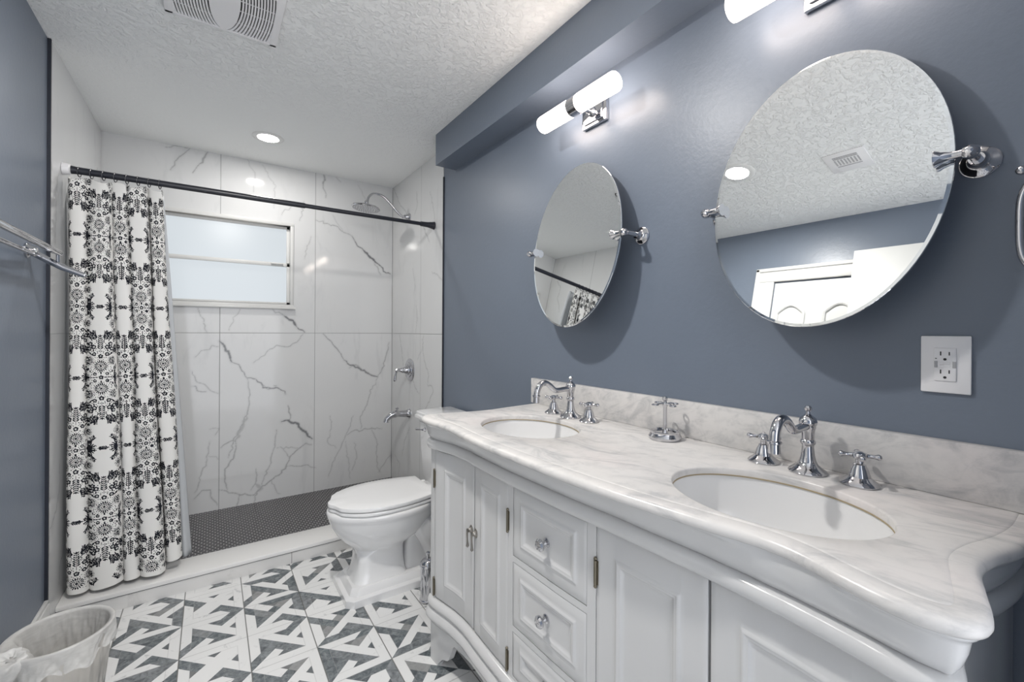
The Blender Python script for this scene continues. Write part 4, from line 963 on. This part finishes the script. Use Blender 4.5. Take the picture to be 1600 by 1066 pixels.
cn = thing('brush_canister', 'slim chrome cylinder on the floor between toilet and vanity', 'toilet brush holder', (.880, 1.985, 0))
MB().lathe([(.036, 0), (.040, .004), (.040, .012), (.036, .016), (.036, .165), (.039, .168), (.039, .176), (.036, .180)], (.880, 1.985, 0), n=28).build('cylinder', 'chrome', cn)
MB().lathe([(.037, .180), (.036, .190), (.026, .202), (.010, .208), (.007, .225), (.010, .235), (1e-6, .242)], (.880, 1.985, 0), n=28).build('lid', 'chrome', cn)

# ------------------------------------------------------------------ waste bin with its bag
bx, by = -.408, 2.035
bn = thing('waste_bin', 'round steel waste bin by the left wall, lined with a clear bag', 'waste bin', (bx, by, 0))
bp_ = []
for i, z in enumerate((0.0, .004, .285, .310, .316, .316, .310, .006)):
    r = (.098, .100, .130, .133, .134, .130, .129, .096)[i]
    bp_.append([(bx + r * (1 + (.012 * math.cos(24 * 2 * PI * k / 192) if 1 <= i <= 2 else 0)) * math.cos(2 * PI * k / 192), by + r * (1 + (.012 * math.cos(24 * 2 * PI * k / 192) if 1 <= i <= 2 else 0)) * math.sin(2 * PI * k / 192), z) for k in range(192)])
MB().loft(bp_).build('bin_body', 'steel', bn, ang=50)
N = 220; rows = []
th = np.linspace(0, 2 * PI, N, endpoint=False)
def wr(t, s): return (np.sin(9 * th + 3 * t + s) * .35 + np.sin(17 * th - 7 * t + 2 * s) * .25 + np.sin(31 * th + 13 * t) * .18 + np.sin(53 * th + 5 * s) * .10)
hem = .105 + .035 * np.cos(th - 2.4) + .012 * np.sin(5 * th) + .008 * np.sin(13 * th)
lift = .004
for t in np.linspace(1, 0, 26):                       # outside skirt, hem upward
    z = .318 - hem * t; r = .1375 - .010 * t * (hem / .105) + (.0045 * wr(t, 1.0) + .006 * np.sin(7 * th + 2)) * min(1, t * 2.2) + .004 * t
    rows.append(np.column_stack([bx + r * np.cos(th), by + r * np.sin(th), z]))
rows.append(np.column_stack([bx + .1335 * np.cos(th), by + .1335 * np.sin(th), np.full(N, .3215)]))
for t in np.linspace(0, 1, 40):                       # inside lining
    dep = .21 * t; z = .318 - dep + .010 * wr(t, 2.0) * min(1, t * 3); r = np.clip(.1275 - .025 * t + .0075 * wr(t, 3.0) * min(1, t * 4) - .004, .01, .1265 - .022 * t)
    z = z + .06 * np.exp(-((th - 3.7) / .9) ** 2) * math.sin(PI * min(1, t * 1.2)) ; r = r - .045 * np.exp(-((th - 3.7) / .8) ** 2) * math.sin(PI * min(1, t * 1.1))
    rows.append(np.column_stack([bx + r * np.cos(th), by + r * np.sin(th), z]))
for k in (.7, .4, .1): rows.append(np.column_stack([bx + .10 * k * np.cos(th), by + .10 * k * np.sin(th), .122 + .006 * wr(k, 4.0)]))
bg = MB().grid(np.array(rows), closev=True)
bago = tag(bg.build('bin_bag', 'bag', ang=180, loc=(bx, by, .12)), 'crumpled clear plastic bag folded over the rim of the waste bin', 'bin bag')
bunch = MB(); rg2 = np.random.default_rng(4)
A = []
for t in np.linspace(0, 1, 22):
    ang_ = np.linspace(0, 2 * PI, 40, endpoint=False); c = np.array([bx - .085 - .03 * t, by - .10 - .012 * t, .320 + .022 * math.sin(PI * t) - .11 * t * t])
    rr = .012 + .030 * math.sin(PI * min(1, t * 1.1)) + .012 * t + .004 * np.sin(5 * ang_ + 6 * t) + .003 * np.sin(11 * ang_ - 9 * t)
    A.append(np.column_stack([c[0] + rr * np.cos(ang_) * 1.0, c[1] + rr * np.sin(ang_) * .8, c[2] + .25 * rr * np.sin(ang_) + 0 * ang_]))
bunch.grid(np.array(A), closev=True).build('gathered_corner', 'bag', bago, ang=180)
